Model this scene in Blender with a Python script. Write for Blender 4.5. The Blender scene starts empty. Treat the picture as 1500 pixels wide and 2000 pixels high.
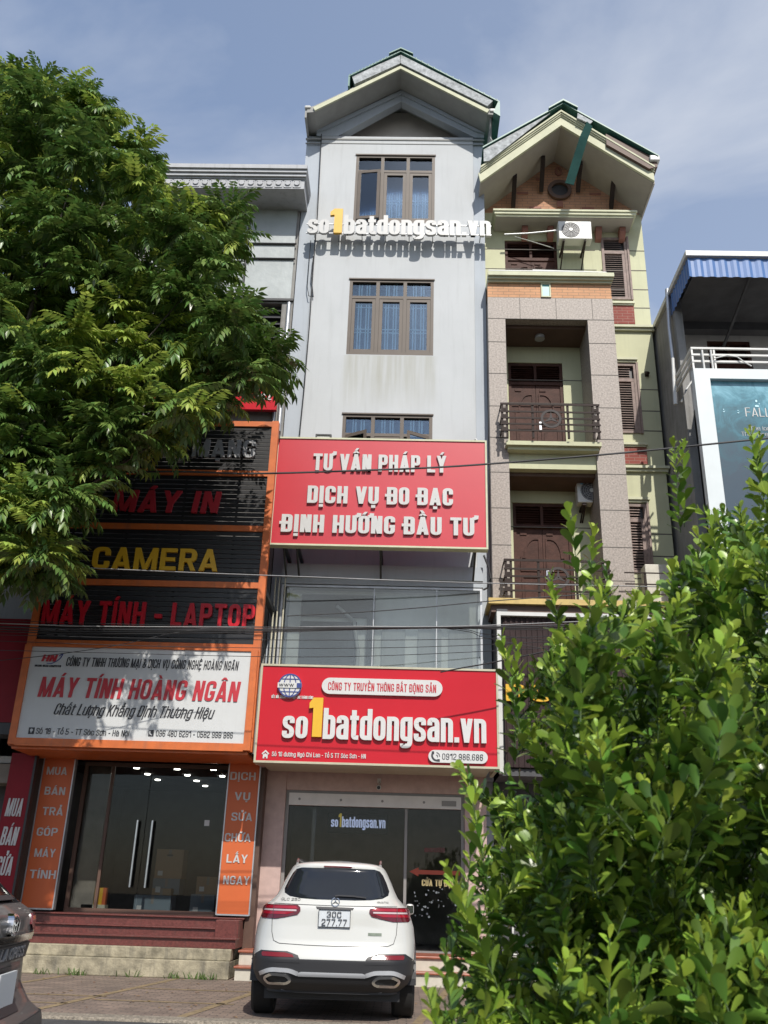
import bpy, math, random, unicodedata
import numpy as np
from mathutils import Matrix, Vector
R = math.radians
random.seed(7); rng = np.random.default_rng(11)
sc = bpy.context.scene
COL = sc.collection

# ------------------------------------------------------------------ camera
FPX, PITCH, YAW, ROLL, EYE = 1800.0, R(22.7), R(1.6), R(1.8), 1.26
fw = np.array([-math.sin(YAW) * math.cos(PITCH), math.cos(YAW) * math.cos(PITCH), math.sin(PITCH)])
r0 = np.array([math.cos(YAW), math.sin(YAW), 0.0]); u0 = np.cross(r0, fw)
rt = r0 * math.cos(ROLL) + u0 * math.sin(ROLL); up = u0 * math.cos(ROLL) - r0 * math.sin(ROLL)
cd = bpy.data.cameras.new('camera'); cam = bpy.data.objects.new('camera', cd); COL.objects.link(cam)
mw = Matrix.Identity(4)
for i in range(3):
    mw[i][0], mw[i][1], mw[i][2] = rt[i], up[i], -fw[i]
mw[2][3] = EYE
cam.matrix_world = mw
cd.sensor_fit = 'VERTICAL'; cd.sensor_height = 36; cd.sensor_width = 27
cd.lens = FPX / 2000 * 36
cd.clip_start = 0.05; cd.clip_end = 2000
cd.dof.use_dof = True; cd.dof.focus_distance = 17; cd.dof.aperture_fstop = 9
sc.camera = cam

def at(px, py, Y):
    """point of the plane y=Y seen at photo pixel (px, py)"""
    d = fw + rt * (px - 750) / FPX - up * (py - 1000) / FPX
    t = Y / d[1]
    return (d[0] * t, Y, EYE + d[2] * t)

# ------------------------------------------------------------------ light
SUN_EL, SUN_AZ = R(46), R(14)          # azimuth to the right of straight behind the camera
w = bpy.data.worlds.new('World'); sc.world = w; w.use_nodes = True
nt = w.node_tree; N = nt.nodes; L = nt.links
bg = N['Background']; bg.inputs[1].default_value = 0.15
sky = N.new('ShaderNodeTexSky'); sky.sky_type = 'NISHITA'; sky.sun_disc = False
sky.sun_elevation = SUN_EL; sky.sun_rotation = math.pi - SUN_AZ
sky.air_density = 1.0; sky.dust_density = 1.2; sky.ozone_density = 2.0
tc = N.new('ShaderNodeTexCoord')
mp = N.new('ShaderNodeMapping'); mp.inputs['Scale'].default_value = (1.1, 1.5, 2.6); mp.inputs['Location'].default_value = (3.1, .4, 1.2)
n1 = N.new('ShaderNodeTexNoise'); n1.inputs['Scale'].default_value = 1.9; n1.inputs['Detail'].default_value = 7; n1.inputs['Roughness'].default_value = .52
n1.inputs['Distortion'].default_value = .35
cr = N.new('ShaderNodeValToRGB'); cr.color_ramp.elements[0].position = .43; cr.color_ramp.elements[1].position = .60
cr.color_ramp.elements[0].color = (.30, .30, .30, 1); cr.color_ramp.elements[1].color = (1, 1, 1, 1)
mx = N.new('ShaderNodeMixRGB'); mx.inputs[2].default_value = (2.75, 3.05, 3.65, 1)
L.new(tc.outputs['Generated'], mp.inputs[0]); L.new(mp.outputs[0], n1.inputs['Vector']); L.new(n1.outputs['Fac'], cr.inputs[0])
sx = N.new('ShaderNodeSeparateXYZ'); L.new(tc.outputs['Generated'], sx.inputs[0]); gx = N.new('ShaderNodeMath'); gx.operation = 'MULTIPLY_ADD'; gx.inputs[1].default_value = .34; gx.use_clamp = True
L.new(sx.outputs[0], gx.inputs[0]); L.new(cr.outputs[0], gx.inputs[2]); L.new(gx.outputs[0], mx.inputs[0]); L.new(sky.outputs[0], mx.inputs[1]); L.new(mx.outputs[0], bg.inputs[0])
sl = bpy.data.lights.new('sun', 'SUN'); sl.energy = 3.7; sl.angle = R(.53); sl.color = (1, .95, .87)
so = bpy.data.objects.new('sun', sl); COL.objects.link(so)
sd = Vector((math.sin(SUN_AZ) * math.cos(SUN_EL), -math.cos(SUN_AZ) * math.cos(SUN_EL), math.sin(SUN_EL)))
so.rotation_euler = sd.to_track_quat('Z', 'Y').to_euler(); so.location = (5, -20, 25)
sc.view_settings.view_transform = 'Standard'; sc.view_settings.look = 'None'
sc.view_settings.exposure = 0.42; sc.view_settings.gamma = 1
sc.cycles.max_bounces = 8; sc.cycles.transparent_max_bounces = 12; sc.cycles.caustics_reflective = False; sc.cycles.caustics_refractive = False

# ------------------------------------------------------------------ materials
MAT = {}
def M(name, col, rough=.6, metal=0, var=.12, vs=3.0, bump=0, bs=40, spec=.5, dirt=0, coat=0, isl=0, trans=0):
    """principled surface with blotchy tone variation, optional rain streaks and bump"""
    m = bpy.data.materials.new(name); m.use_nodes = True; t = m.node_tree; n = t.nodes; l = t.links
    b = n['Principled BSDF']; b.inputs['Roughness'].default_value = rough; b.inputs['Metallic'].default_value = metal
    b.inputs['Specular IOR Level'].default_value = spec; b.inputs['Coat Weight'].default_value = coat
    b.inputs['Coat Roughness'].default_value = .04
    c4 = (*col, 1); co = n.new('ShaderNodeTexCoord'); last = None
    if var or isl:
        nz = n.new('ShaderNodeTexNoise'); nz.inputs['Scale'].default_value = vs; nz.inputs['Detail'].default_value = 6; nz.inputs['Roughness'].default_value = .6
        l.new(co.outputs['Object'], nz.inputs['Vector'])
        mr = n.new('ShaderNodeMapRange'); mr.inputs[1].default_value = .3; mr.inputs[2].default_value = .7
        mr.inputs[3].default_value = 1 - var; mr.inputs[4].default_value = 1 + var
        l.new(nz.outputs['Fac'], mr.inputs[0])
        hs = n.new('ShaderNodeHueSaturation'); hs.inputs['Color'].default_value = c4; l.new(mr.outputs[0], hs.inputs['Value'])
        last = hs.outputs[0]
        if isl:
            g = n.new('ShaderNodeNewGeometry')
            m2 = n.new('ShaderNodeMapRange'); m2.inputs[3].default_value = .5 - isl * .05; m2.inputs[4].default_value = .5 + isl * .015
            l.new(g.outputs['Random Per Island'], m2.inputs[0]); l.new(m2.outputs[0], hs.inputs['Hue'])
            m3 = n.new('ShaderNodeMath'); m3.operation = 'MULTIPLY_ADD'; m3.inputs[1].default_value = 7.31; m3.inputs[2].default_value = 0
            fr = n.new('ShaderNodeMath'); fr.operation = 'FRACT'; l.new(g.outputs['Random Per Island'], m3.inputs[0]); l.new(m3.outputs[0], fr.inputs[0])
            m4 = n.new('ShaderNodeMapRange'); m4.inputs[3].default_value = 1 - isl * .45; m4.inputs[4].default_value = 1 + isl * .5
            l.new(fr.outputs[0], m4.inputs[0]); l.new(m4.outputs[0], hs.inputs['Value'])
    if dirt:
        mp_ = n.new('ShaderNodeMapping'); mp_.inputs['Scale'].default_value = (5, 5, .35); l.new(co.outputs['Object'], mp_.inputs[0])
        ns = n.new('ShaderNodeTexNoise'); ns.inputs['Scale'].default_value = 1.6; ns.inputs['Detail'].default_value = 8; ns.inputs['Roughness'].default_value = .65
        l.new(mp_.outputs[0], ns.inputs['Vector'])
        rp = n.new('ShaderNodeMapRange'); rp.inputs[1].default_value = .52; rp.inputs[2].default_value = .75; rp.inputs[4].default_value = dirt
        l.new(ns.outputs['Fac'], rp.inputs[0])
        mm = n.new('ShaderNodeMixRGB'); mm.inputs[2].default_value = (.10, .095, .08, 1); l.new(rp.outputs[0], mm.inputs[0])
        if last: l.new(last, mm.inputs[1])
        else: mm.inputs[1].default_value = c4
        last = mm.outputs[0]
    if last: l.new(last, b.inputs['Base Color'])
    else: b.inputs['Base Color'].default_value = c4
    if bump:
        nb = n.new('ShaderNodeTexNoise'); nb.inputs['Scale'].default_value = bs; nb.inputs['Detail'].default_value = 4; l.new(co.outputs['Object'], nb.inputs['Vector'])
        bp = n.new('ShaderNodeBump'); bp.inputs['Strength'].default_value = bump; bp.inputs['Distance'].default_value = .02
        l.new(nb.outputs['Fac'], bp.inputs['Height']); l.new(bp.outputs[0], b.inputs['Normal'])
    if trans:
        tr = n.new('ShaderNodeBsdfTranslucent'); ms = n.new('ShaderNodeMixShader'); ms.inputs[0].default_value = trans
        if last: l.new(last, tr.inputs[0])
        out = n['Material Output']; l.new(b.outputs[0], ms.inputs[1]); l.new(tr.outputs[0], ms.inputs[2]); l.new(ms.outputs[0], out.inputs[0])
    MAT[name] = m; return m

def brick(name, c1, c2, mortar, bw, bh, ms=.008, axes='xz', rough=.8, bump=.4, offset=.5, var=.15, dirt=0):
    m = M(name, c1, rough, var=0); t = m.node_tree; n = t.nodes; l = t.links; b = n['Principled BSDF']
    co = n.new('ShaderNodeTexCoord'); sp = n.new('ShaderNodeSeparateXYZ'); cb = n.new('ShaderNodeCombineXYZ')
    l.new(co.outputs['Object'], sp.inputs[0]); l.new(sp.outputs[axes[0].upper()], cb.inputs[0]); l.new(sp.outputs[axes[1].upper()], cb.inputs[1])
    br = n.new('ShaderNodeTexBrick'); br.inputs['Scale'].default_value = 1; br.inputs['Brick Width'].default_value = bw; br.inputs['Row Height'].default_value = bh
    br.inputs['Mortar Size'].default_value = ms; br.offset = offset
    br.inputs['Color1'].default_value = (*c1, 1); br.inputs['Color2'].default_value = (*c2, 1); br.inputs['Mortar'].default_value = (*mortar, 1)
    l.new(cb.outputs[0], br.inputs['Vector'])
    nz = n.new('ShaderNodeTexNoise'); nz.inputs['Scale'].default_value = 2.2; nz.inputs['Detail'].default_value = 8; nz.inputs['Roughness'].default_value = .7
    l.new(co.outputs['Object'], nz.inputs['Vector'])
    mr = n.new('ShaderNodeMapRange'); mr.inputs[1].default_value = .3; mr.inputs[2].default_value = .7; mr.inputs[3].default_value = 1 - var; mr.inputs[4].default_value = 1 + var
    hs = n.new('ShaderNodeHueSaturation'); l.new(nz.outputs['Fac'], mr.inputs[0]); l.new(mr.outputs[0], hs.inputs['Value']); l.new(br.outputs['Color'], hs.inputs['Color'])
    last = hs.outputs[0]
    if dirt:
        nd = n.new('ShaderNodeTexNoise'); nd.inputs['Scale'].default_value = .9; nd.inputs['Detail'].default_value = 9; nd.inputs['Roughness'].default_value = .7
        l.new(co.outputs['Object'], nd.inputs['Vector'])
        rp = n.new('ShaderNodeMapRange'); rp.inputs[1].default_value = .48; rp.inputs[2].default_value = .7; rp.inputs[4].default_value = dirt
        l.new(nd.outputs['Fac'], rp.inputs[0]); mm = n.new('ShaderNodeMixRGB'); mm.inputs[2].default_value = (.13, .11, .085, 1)
        l.new(rp.outputs[0], mm.inputs[0]); l.new(last, mm.inputs[1]); last = mm.outputs[0]
    l.new(last, b.inputs['Base Color'])
    bp = n.new('ShaderNodeBump'); bp.inputs['Strength'].default_value = bump; bp.inputs['Distance'].default_value = .01; bp.invert = True
    l.new(br.outputs['Fac'], bp.inputs['Height']); l.new(bp.outputs[0], b.inputs['Normal'])
    return m

def glass(name, tint, refl=.12, rough=.02, rcol=(.8, .9, 1), ior=1.5):
    m = bpy.data.materials.new(name); m.use_nodes = True; t = m.node_tree; n = t.nodes; l = t.links
    n.remove(n['Principled BSDF']); out = n['Material Output']
    tr = n.new('ShaderNodeBsdfTransparent'); tr.inputs[0].default_value = (*tint, 1)
    gl = n.new('ShaderNodeBsdfGlossy'); gl.inputs['Roughness'].default_value = rough; gl.inputs[0].default_value = (*rcol, 1)
    lw = n.new('ShaderNodeFresnel'); lw.inputs[0].default_value = ior
    ad = n.new('ShaderNodeMath'); ad.operation = 'ADD'; ad.inputs[1].default_value = refl; l.new(lw.outputs[0], ad.inputs[0])
    ms = n.new('ShaderNodeMixShader'); l.new(ad.outputs[0], ms.inputs[0]); l.new(tr.outputs[0], ms.inputs[1]); l.new(gl.outputs[0], ms.inputs[2]); l.new(ms.outputs[0], out.inputs[0])
    MAT[name] = m; return m

def emit(name, col, s):
    m = bpy.data.materials.new(name); m.use_nodes = True; b = m.node_tree.nodes['Principled BSDF']
    b.inputs['Base Color'].default_value = (*col, 1); b.inputs['Emission Color'].default_value = (*col, 1); b.inputs['Emission Strength'].default_value = s
    MAT[name] = m; return m

# ------------------------------------------------------------------ mesh helpers
class MB:
    def __init__(s): s.v = []; s.f = []; s.mi = []; s.cur = 0; s.gr = []
    def add(s, vs, fs):
        o = len(s.v); s.v += [tuple(map(float, p)) for p in vs]; s.f += [tuple(o + i for i in f) for f in fs]; s.mi += [s.cur] * len(fs); s.gr.append((o, len(s.v), len(s.f) - len(fs), len(s.f))); return s
    def box(s, x0, x1, y0, y1, z0, z1):
        if x0 > x1: x0, x1 = x1, x0
        if y0 > y1: y0, y1 = y1, y0
        if z0 > z1: z0, z1 = z1, z0
        return s.add([(x0, y0, z0), (x1, y0, z0), (x1, y1, z0), (x0, y1, z0), (x0, y0, z1), (x1, y0, z1), (x1, y1, z1), (x0, y1, z1)],
                     [(0, 3, 2, 1), (4, 5, 6, 7), (0, 1, 5, 4), (1, 2, 6, 5), (2, 3, 7, 6), (3, 0, 4, 7)])
    def quad(s, *p): return s.add(p, [(0, 1, 2, 3)])
    def prism(s, poly, y0, y1):
        """polygon in x,z pushed from y0 (front) to y1"""
        a = sum(poly[i][0] * poly[(i + 1) % len(poly)][1] - poly[(i + 1) % len(poly)][0] * poly[i][1] for i in range(len(poly)))
        if a < 0: poly = poly[::-1]
        n = len(poly)
        return s.add([(x, y0, z) for x, z in poly] + [(x, y1, z) for x, z in poly],
                     [tuple(range(n)), tuple(range(2 * n - 1, n - 1, -1))] + [(i, n + i, n + (i + 1) % n, (i + 1) % n) for i in range(n)])
    def prism_x(s, poly, x0, x1):
        """polygon in y,z pushed along x"""
        n = len(poly)
        return s.add([(x0, y, z) for y, z in poly] + [(x1, y, z) for y, z in poly],
                     [tuple(range(n - 1, -1, -1)), tuple(range(n, 2 * n))] + [(i, (i + 1) % n, n + (i + 1) % n, n + i) for i in range(n)])
    def tube(s, pts, r, k=8, cap=True, r1=None):
        P = [Vector(p) for p in pts]; n = len(P); vs = []; fs = []
        for i, p in enumerate(P):
            d = (P[min(i + 1, n - 1)] - P[max(i - 1, 0)]).normalized()
            a = d.cross(Vector((0, 0, 1)) if abs(d.z) < .9 else Vector((1, 0, 0))).normalized(); b = d.cross(a)
            rr = r if r1 is None else r + (r1 - r) * i / (n - 1)
            for j in range(k):
                t = 2 * math.pi * j / k; vs.append(p + a * math.cos(t) * rr + b * math.sin(t) * rr)
        for i in range(n - 1):
            for j in range(k): fs.append((i * k + j, i * k + (j + 1) % k, (i + 1) * k + (j + 1) % k, (i + 1) * k + j))
        if cap: fs += [tuple(range(k - 1, -1, -1)), tuple((n - 1) * k + j for j in range(k))]
        return s.add(vs, fs)
    def disc(s, c, r, y0, y1, k=24, sx=1):
        return s.prism([(c[0] + r * sx * math.cos(2 * math.pi * i / k), c[1] + r * math.sin(2 * math.pi * i / k)) for i in range(k)], y0, y1)
    def ring(s, c, r, t, y0, y1, k=28, sx=1):
        return s.ribbon([(c[0] + r * sx * math.cos(2 * math.pi * i / k), c[1] + r * math.sin(2 * math.pi * i / k)) for i in range(k)], t, t, y0, y1, True)
    def ribbon(s, pts, tv, th, y0, y1, closed=False):
        """constant width band along a polyline in x,z with thickness y0..y1"""
        n = len(pts); A = []; B = []
        for i in range(n):
            p = pts[i]; q0 = pts[i - 1] if (closed or i > 0) else None; q1 = pts[(i + 1) % n] if (closed or i < n - 1) else None
            ns = []
            for a, b in ((q0, p), (p, q1)):
                if a is None or b is None: continue
                dx, dz = b[0] - a[0], b[1] - a[1]; l = math.hypot(dx, dz) or 1e-9; ns.append((-dz / l, dx / l))
            if len(ns) == 1: m = ns[0]
            else:
                mx_, mz_ = ns[0][0] + ns[1][0], ns[0][1] + ns[1][1]; dd = max(.35, 1 + ns[0][0] * ns[1][0] + ns[0][1] * ns[1][1]); m = (mx_ / dd, mz_ / dd)
            A.append((p[0] + m[0] * tv / 2, p[1] + m[1] * th / 2)); B.append((p[0] - m[0] * tv / 2, p[1] - m[1] * th / 2))
        V = [(x, y0, z) for x, z in A] + [(x, y0, z) for x, z in B] + [(x, y1, z) for x, z in A] + [(x, y1, z) for x, z in B]
        F = []
        for i in range(n if closed else n - 1):
            j = (i + 1) % n; F += [(i, n + i, n + j, j), (2 * n + i, i, j, 2 * n + j), (n + i, 3 * n + i, 3 * n + j, n + j), (3 * n + i, 2 * n + i, 2 * n + j, 3 * n + j)]
        if not closed: F += [(0, 2 * n, 3 * n, n), (n - 1, 2 * n - 1, 4 * n - 1, 3 * n - 1)]
        return s.add(V, F)
    def wall(s, x0, x1, z0, z1, y0, y1, holes=()):
        """wall facing -y with rectangular openings (x0,x1,z0,z1) and their reveals"""
        xs = sorted({x0, x1, *[h[0] for h in holes], *[h[1] for h in holes]}); zs = sorted({z0, z1, *[h[2] for h in holes], *[h[3] for h in holes]})
        xs = [x for x in xs if x0 <= x <= x1]; zs = [z for z in zs if z0 <= z <= z1]
        nx, nz = len(xs) - 1, len(zs) - 1
        def solid(i, k):
            if i < 0 or k < 0 or i >= nx or k >= nz: return False
            cx, cz = (xs[i] + xs[i + 1]) / 2, (zs[k] + zs[k + 1]) / 2
            return not any(h[0] < cx < h[1] and h[2] < cz < h[3] for h in holes)
        for i in range(nx):
            for k in range(nz):
                if not solid(i, k): continue
                a, b, c, d = xs[i], xs[i + 1], zs[k], zs[k + 1]
                s.quad((a, y0, c), (b, y0, c), (b, y0, d), (a, y0, d)); s.quad((b, y1, c), (a, y1, c), (a, y1, d), (b, y1, d))
                if not solid(i - 1, k): s.quad((a, y1, c), (a, y0, c), (a, y0, d), (a, y1, d))
                if not solid(i + 1, k): s.quad((b, y0, c), (b, y1, c), (b, y1, d), (b, y0, d))
                if not solid(i, k - 1): s.quad((a, y1, c), (b, y1, c), (b, y0, c), (a, y0, c))
                if not solid(i, k + 1): s.quad((a, y0, d), (b, y0, d), (b, y1, d), (a, y1, d))
        return s
    def frame(s, x0, x1, z0, z1, t, y0, y1):
        """rectangular frame, bars butted end to end"""
        s.box(x0, x0 + t, y0, y1, z0, z1); s.box(x1 - t, x1, y0, y1, z0, z1)
        s.box(x0 + t, x1 - t, y0, y1, z1 - t, z1); return s.box(x0 + t, x1 - t, y0, y1, z0, z0 + t)
    def each(s, name, mat, parent, **k):
        """every piece a part of its own"""
        out = []
        for a, b, c, d in s.gr:
            m = MB(); m.add(s.v[a:b], [tuple(i - a for i in f) for f in s.f[c:d]]); out.append(m.build(name, mat, parent, **k))
        return out[0]
    def build(s, name, mat, parent=None, bevel=0, smooth=False, at_=None):
        me = bpy.data.meshes.new(name); o = bpy.data.objects.new(name, me); COL.objects.link(o)
        off = Vector((0, 0, 0))
        if parent is not None:
            o.parent = parent; q = parent
            while q is not None: off += q.location; q = q.parent
        if at_: o.location = Vector(at_) - off; off = Vector(at_)
        vs = [(x - off.x, y - off.y, z - off.z) for x, y, z in s.v]
        me.from_pydata(vs, [], s.f)
        for m in (mat if isinstance(mat, (list, tuple)) else [mat]): me.materials.append(MAT[m] if isinstance(m, str) else m)
        if any(s.mi): me.polygons.foreach_set('material_index', s.mi)
        if smooth:
            me.polygons.foreach_set('use_smooth', [True] * len(me.polygons)); me.set_sharp_from_angle(angle=R(smooth if smooth is not True else 40))
        if bevel:
            b = o.modifiers.new('bevel', 'BEVEL'); b.width = bevel; b.segments = 2; b.limit_method = 'ANGLE'; b.angle_limit = R(40)
        return o

def tag(o, label=None, cat=None, group=None, kind=None):
    if label: o['label'] = label
    if cat: o['category'] = cat
    if group: o['group'] = group
    if kind: o['kind'] = kind
    return o
def thing(name, label, cat, loc=(0, 0, 0), group=None):
    o = bpy.data.objects.new(name, None); COL.objects.link(o); o.location = loc; o.empty_display_size = .2
    return tag(o, label, cat, group)

# ------------------------------------------------------------------ lettering: heavy condensed sign letters drawn as strokes
def rd(pts, r, closed=False, k=5):
    n = len(pts); out = []
    for i in range(n):
        p = pts[i]
        if not closed and i in (0, n - 1): out.append(p); continue
        a, b = pts[i - 1], pts[(i + 1) % n]
        la, lb = math.dist(p, a), math.dist(p, b); q = min(r, la * .499, lb * .499)
        A = (p[0] + (a[0] - p[0]) * q / la, p[1] + (a[1] - p[1]) * q / la); B = (p[0] + (b[0] - p[0]) * q / lb, p[1] + (b[1] - p[1]) * q / lb)
        for j in range(k + 1):
            t = j / k; out.append(((1 - t) ** 2 * A[0] + 2 * t * (1 - t) * p[0] + t * t * B[0], (1 - t) ** 2 * A[1] + 2 * t * (1 - t) * p[1] + t * t * B[1]))
    return out

XH = .77
def glyph(c, tv, th, W):
    """strokes of one letter: ('r', polyline, closed) bands or ('d', x0,z0,x1,z1,width) slanted bars; returns width, strokes"""
    l, r, b, t = tv / 2, W - tv / 2, th / 2, 1 - th / 2; m = .5; S = []; ro = W * .55
    rb = lambda p, cl=False, q=None: S.append(('r', rd(p, ro if q is None else q, cl), cl))
    ln = lambda *p: S.append(('r', list(p), False))
    dg = lambda x0, z0, x1, z1, w_=None: S.append(('d', x0, z0, x1, z1, w_ or tv))
    xt = XH - th / 2; w_ = W
    if c in 'O0Q':
        rb([(l, b), (r, b), (r, t), (l, t)], True)
        if c == 'Q': dg(W * .5, .25, W * .75, -.08)
    elif c in 'CG':
        rb([(r, .64), (r, t), (l, t), (l, b), (r, b), (r, .36)] if c == 'C' else [(r, .66), (r, t), (l, t), (l, b), (r, b), (r, .5), (W * .52, .5)][:6])
        if c == 'G': ln((W * .5, .5 - th / 2), (W, .5 - th / 2)); 
    elif c in 'DĐ':
        rb([(l + tv / 2, t), (r, t), (r, b), (l + tv / 2, b)]); ln((l, 0), (l, 1))
        if c == 'Đ': ln((-tv * .45, .52), (tv * 1.5, .52))
    elif c == 'U': rb([(l, 1), (l, b), (r, b), (r, 1)])
    elif c == 'J': rb([(r, 1), (r, b), (l, b), (l, .3)])
    elif c == 'S' or c == 's':
        T, h1 = (t, 1) if c == 'S' else (xt, XH)
        rb([(r, h1 * .68), (r, T), (l, T), (l, h1 * .57), (r, h1 * .43), (r, b), (l, b), (l, h1 * .32)], q=W * .42)
    elif c == 'B':
        ln((l, 0), (l, 1)); rb([(tv, t), (r - W * .02, t), (r - W * .02, .53), (tv, .53)]); rb([(tv, .5), (r, .5), (r, b), (tv, b)])
    elif c in 'PR':
        ln((l, 0), (l, 1)); rb([(tv, t), (r, t), (r, .47), (tv, .47)])
        if c == 'R': dg(W * .42, .45, W - tv, 0)
    elif c == 'E': ln((l, 0), (l, 1)); [ln((tv, z), (W * (.94 if z != m else .86), z)) for z in (b, m, t)]; w_ = W * .94
    elif c == 'F': ln((l, 0), (l, 1)); [ln((tv, z), (W * .9, z)) for z in (m, t)]; w_ = W * .9
    elif c == 'L': ln((l, 0), (l, 1)); ln((tv, b), (W * .88, b)); w_ = W * .88
    elif c == 'T': ln((W / 2, 0), (W / 2, 1 - th)); ln((0, t), (W, t))
    elif c == 'I': ln((l, 0), (l, 1)); w_ = tv
    elif c == 'H': ln((l, 0), (l, 1)); ln((r, 0), (r, 1)); ln((tv, m), (W - tv, m))
    elif c == 'N': ln((l, 0), (l, 1)); ln((r, 0), (r, 1)); dg(tv * .15, 1, W - tv * 1.15, 0)
    elif c == 'M':
        w_ = W * 1.35; r = w_ - l; ln((l, 0), (l, 1)); ln((r, 0), (r, 1)); dg(tv * .2, 1, w_ / 2 - tv * .42, 0, tv * .84); dg(w_ - tv * 1.04, 1, w_ / 2 - tv * .42, 0, tv * .84)
    elif c == 'V': w_ = W * 1.06; dg(0, 1, w_ / 2 - tv / 2, 0); dg(w_ - tv, 1, w_ / 2 - tv / 2, 0)
    elif c == 'W': w_ = W * 1.5; [dg(a, 1, q, 0, tv * .85) for a, q in ((0, w_ * .22), (w_ / 2 - tv * .42, w_ * .22), (w_ / 2 - tv * .42, w_ * .78 - tv * .85), (w_ - tv * .85, w_ * .78 - tv * .85))]
    elif c == 'A': w_ = W * 1.1; dg(w_ / 2 - tv / 2, 1, 0, 0); dg(w_ / 2 - tv / 2, 1, w_ - tv, 0); ln((w_ * .25, .24), (w_ * .75, .24))
    elif c == 'Y': w_ = W * 1.06; dg(0, 1, w_ / 2 - tv / 2, .42); dg(w_ - tv, 1, w_ / 2 - tv / 2, .42); ln((w_ / 2, 0), (w_ / 2, .45))
    elif c in 'Kk':
        h1 = 1 if c == 'K' else XH; ln((l, 0), (l, 1)); dg(W - tv, h1, tv * .6, h1 * .42); dg(tv * .9, h1 * .6, W - tv * .9, 0)
    elif c in 'Xx': h1 = 1 if c == 'X' else XH; dg(0, h1, W - tv, 0); dg(W - tv, h1, 0, 0)
    elif c in 'Zz': h1 = 1 if c == 'Z' else XH; ln((0, h1 - th / 2), (W, h1 - th / 2)); ln((0, b), (W, b)); dg(W - tv, h1 - th, 0, th)
    elif c == '&': rb([(W, .1), (l, .68), (l, t), (W * .7, t), (W * .7, .62), (l, .36), (l, b), (W * .8, b), (W, .45)], q=.1)
    elif c in 'ac':
        w_ = W
        if c == 'a':
            rb([(l, XH * .68), (l, xt), (r, xt), (r, 0)]); rb([(r - l * .5, XH * .56), (l, XH * .5), (l, b), (r - l * .5, b)], q=W * .35)
        else: rb([(r, XH * .6), (r, xt), (l, xt), (l, b), (r, b), (r, XH * .4)])
    elif c in 'bp':
        ln((l, 0 if c == 'b' else -.22), (l, 1 if c == 'b' else XH)); rb([(tv * .8, xt), (r, xt), (r, b), (tv * .8, b)])
    elif c in 'dqđg':
        rb([(W - tv * .8, xt), (l, xt), (l, b), (W - tv * .8, b)])
        if c == 'g': rb([(r, XH), (r, -.22 + b), (l, -.22 + b), (l, -.08)])
        else: ln((r, 0 if c != 'q' else -.22), (r, 1 if c != 'q' else XH))
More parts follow.
